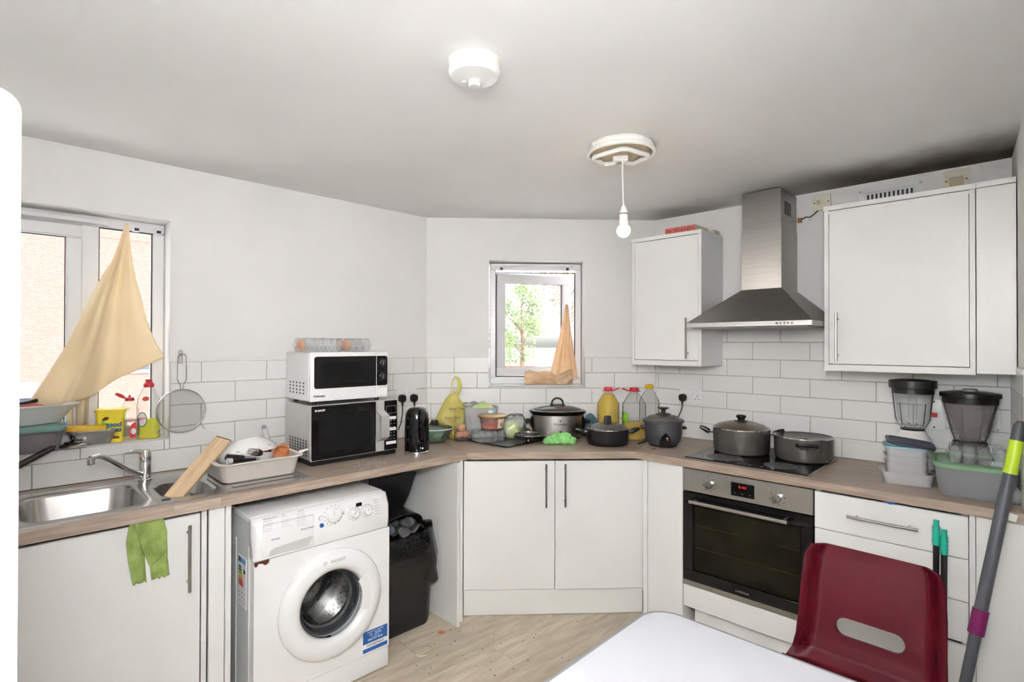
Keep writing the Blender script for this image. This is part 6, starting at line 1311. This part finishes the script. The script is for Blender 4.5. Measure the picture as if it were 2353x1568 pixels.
g = G(); g.box(-.13, .13, -.27, -.25, .426, .440); g.box(-.13, .13, -.01, .01, .426, .440); g.ob('under_frame', 'grey_mid', ch, smooth=False)
# ------------------------------------------------------------------ mop and long-handled brushes
def world(v): return W('C', v[0], v[1], v[2])
a_, b_ = world((1.577, .905, .03)), world((1.766, .70, 1.24)); d_ = b_-a_
t = thing('mop', 'grey mop handle with lime and plum bands leaning at the right edge', 'mop', a_, 0)
for k0, k1, r0, mt, nm in ((.02, .415, .0165, 'mop_grey', 'lower_tube'), (.462, .855, .0185, 'mop_grey', 'upper_tube')): G().tube([d_*k0, d_*k1], r0, 16).ob(nm, mt, t)
G().tube([d_*.405, d_*.472], .0225, 16).ob('plum_collar', 'mop_plum', t); G().tube([d_*.852, d_*.945], .0195, 16).ob('lime_band', 'mop_lime', t); G().tube([d_*.943, d_*.985, d_*1.0], [.0185, .018, .010], 16).ob('end_cap', 'grey_dark', t)
hd = G().loft([ring_el(.075, .05, -.029, 20), ring_el(.065, .045, .0, 20), ring_el(.03, .025, .035, 20)]).ob('mop_head', 'mop_fibre', t)
for lb, s, ztop, zg, sh in (('left black and teal brush handle leaning on the drawers', 1.5345, .843, .755, 0), ('right black and teal brush handle leaning on the drawers', 1.5575, .812, .726, .004)):
    a_, b_ = world((s, .735, .02)), world((s, .672, ztop)); d_ = b_-a_; k = (zg-.02)/(ztop-.02); kb = (.455-.02)/(ztop-.02)
    t = thing('brush_handle', lb, 'brush', a_, 0, 'long-handled brushes')
    G().tube([d_*.06, d_*kb], .0085, 12).ob('lower_tube', 'black_plastic', t); G().tube([d_*(kb-.03), d_*(kb+.02)], .0115, 12).ob('teal_collar', 'broom_teal', t); G().tube([d_*(kb+.02), d_*k], .0098, 12).ob('upper_tube', 'black_satin', t)
    gr = G().tube([d_*(k-.005), d_*(k+.02), d_*(k+.05), d_*.965, d_*.985, d_*1.0], [.0112, .0118, .011, .0112, .0085, .0098], 14).ob('grip', 'broom_teal', t)
    for i in range(4): g = G(); q_ = d_*(k+.015+i*.018); e1 = d_*(k+.022+i*.018); g.tube([q_, e1], .0124, 14); g.ob('grip_ring', 'broom_teal', gr)
    hd = G().box(-.009, .009, -.035, .035, -.018, .05, .004).ob('brush_head', 'broom_teal', t, rot=(0, 0, -aC))
# ------------------------------------------------------------------ hanging cloths
def pl(pts, t_):
    k = t_*(len(pts)-1); i = min(int(k), len(pts)-2); f = k-i; return (pts[i][0]*(1-f)+pts[i+1][0]*f, pts[i][1]*(1-f)+pts[i+1][1]*f)
def cloth(name, label, w_, Ledge, Redge, dfun, mat, nu=36, nv=44, cat='curtain', solid=.0016, hem=None, parts=None):
    def f(u, v):
        a, b = pl(Ledge, v), pl(Redge, v); px, py = a[0]*(1-u)+b[0]*u, a[1]*(1-u)+b[1]*u
        if hem: py += hem(u, v)
        d = dfun(u, v); s, z = Pw(w_, px, py, d); return W(w_, s, d, z)
    return G().grid(f, nu, nv).ob(name, mat, None, ang=85, solid=solid)
Le = [(288, 513), (274, 558), (258, 600), (236, 632), (205, 690), (178, 745), (145, 805), (108, 862), (62, 930)]
Re = [(296, 514), (299, 560), (304, 600), (312, 640), (323, 682), (336, 730), (350, 772), (364, 800), (377, 823)]
def dA_(u, v): return -.085+.03*v + v*(.022*math.sin(u*9.5+.6)+.010*math.sin(u*21)) + (.020*math.exp(-((u-.30)/.045)**2))*min(1, v*3)
cu1 = cloth('cloth_curtain', '', 'A', Le, Re, dA_, 'curtain', 64, 50, hem=lambda u, v: v**3*(26*math.sin(PI*u)+10*math.sin(2*PI*u)+3*math.sin(17*u)))
tag(cu1, 'cream cloth pinned by one corner over the sink window', 'curtain')
def dT(u, v): return -.10+.012*math.sin(u*11+1)+.006*math.sin(u*23+v*4)
tl = cloth('curtain_tail', '', 'A', [(150, 900), (150, 930), (158, 985)], [(206, 880), (205, 920), (203, 985)], dT, 'curtain', 20, 14); tl.parent = cu1
Lb = [(1301, 699), (1293, 735), (1285, 775), (1274, 815), (1266, 850), (1258, 868)]
Rb = [(1305, 702), (1309, 735), (1313, 770), (1318, 805), (1324, 840), (1327, 872)]
def dB_(u, v): return -.085+.012*math.sin(u*9+.3)*min(1, v*2.5)+.006*math.sin(u*21+v*3)-.0*v
cu2 = cloth('cloth_curtain', '', 'B', Lb, Rb, dB_, 'curtain_peach', 40, 36); tag(cu2, 'small peach cloth caught in the ajar window and bunched on its sill', 'curtain')
def bunch(cx0, cx1, y0, y1, seed, d0):
    rn = random.Random(seed); ph = [rn.uniform(0, 6) for _ in range(5)]
    def f(u, v):
        px = cx0+(cx1-cx0)*u; top = y0+4*math.sin(5*u+ph[0])+3*math.sin(13*u+ph[1])+9*max(0, (.12-u)/.12); bot = y1+2.5*math.sin(7*u+ph[2])-8*max(0, (u-.85)/.15)-4*max(0, (.1-u)/.1)
        py = top*(1-v)+bot*v; bul = math.sin(PI*v); d = d0+.045*bul*(1+.25*math.sin(6*u+ph[3]))+.012*math.sin(9*v+8*u+ph[4])+.010*math.sin(17*u-6*v)
        s, z = Pw('B', px, py, d); return W('B', s, d, max(z, WB[2]+.009))
    return f
o = G().grid(bunch(1205, 1316, 853, 890, 6, -.075), 54, 20).ob('bunched_end', 'curtain_peach', cu2, ang=70, solid=.0016)
# green cloth over the cupboard door
def dG(u, v): return .6245+.006*math.sin(u*8+.5)*v+.004*math.sin(u*19+3*v)
gc = cloth('hand_towel', '', 'A', [(298, 1199), (290, 1250), (294, 1290), (305, 1345)], [(372, 1180), (384, 1220), (385, 1280), (389, 1322)], dG, 'cloth_green', 30, 30, hem=lambda u, v: v*(2*math.sin(37*u)+1.5*math.sin(53*u)))
tag(gc, 'mossy green cloth hanging over the sink cupboard door', 'cloth')
def dG2(u, v): return .6345+.005*math.sin(u*7+1)*v-.006*(u*(1-u))*4
o = cloth('front_fold', '', 'A', [(308, 1202), (322, 1245), (336, 1285), (346, 1305)], [(371, 1182), (380, 1215), (383, 1245), (383, 1267)], dG2, 'cloth_green', 26, 26, hem=lambda u, v: v*(1.6*math.sin(41*u))); o.parent = gc
# crumbs and stains on the floor
rn = random.Random(31); g = G()
for k in range(70):
    px, py = rn.uniform(905, 1330), rn.uniform(1425, 1560); P = Pz(px, py, 0.0002); s = rn.uniform(.0012, .0032)
    g.sph((P.x, P.y, .001), s, 6, 1.3, 1, .6)
o = g.ob('floor_crumbs', 'debris_brown'); o['kind'] = 'stuff'; o['label'] = 'dark crumbs scattered over the floor'; o['category'] = 'crumbs'
P = Pz(1014, 1454, 0); o = G().lathe([(.016, .0002), (.012, .0012), (.001, .0014)], 14, sx=1.2).ob('sauce_spot', 'debris_orange', loc=(P.x, P.y, .0002)); tag(o, 'small orange sauce spot on the floor by the bin', 'stain')
P = Pz(968, 1509, 0); g = G(); g.tube([(-.025, 0, .002), (-.01, -.006, .003), (.012, -.004, .003), (.026, .006, .002)], [.001, .003, .003, .001], 6); o = g.ob('peel_scrap', 'debris_white', loc=(P.x, P.y, .0012)); tag(o, 'pale curved peel scrap on the floor near the washing machine', 'scrap')
# flour dusted on the worktop in front of the microwaves
g = G(); rn = random.Random(5)
for k in range(160):
    px, py = rn.gauss(845, 26), rn.gauss(1066, 6); P = Pz(px, py, WT); s = rn.uniform(.001, .004); g.lathe([(s, .0), (s*.5, .0006)], 6, P.x, P.y)
o = g.ob('spilt_flour', 'white_print', loc=(0, 0, WT+.0002)); o['kind'] = 'stuff'; o['label'] = 'white flour spilt on the worktop before the microwaves'; o['category'] = 'flour'
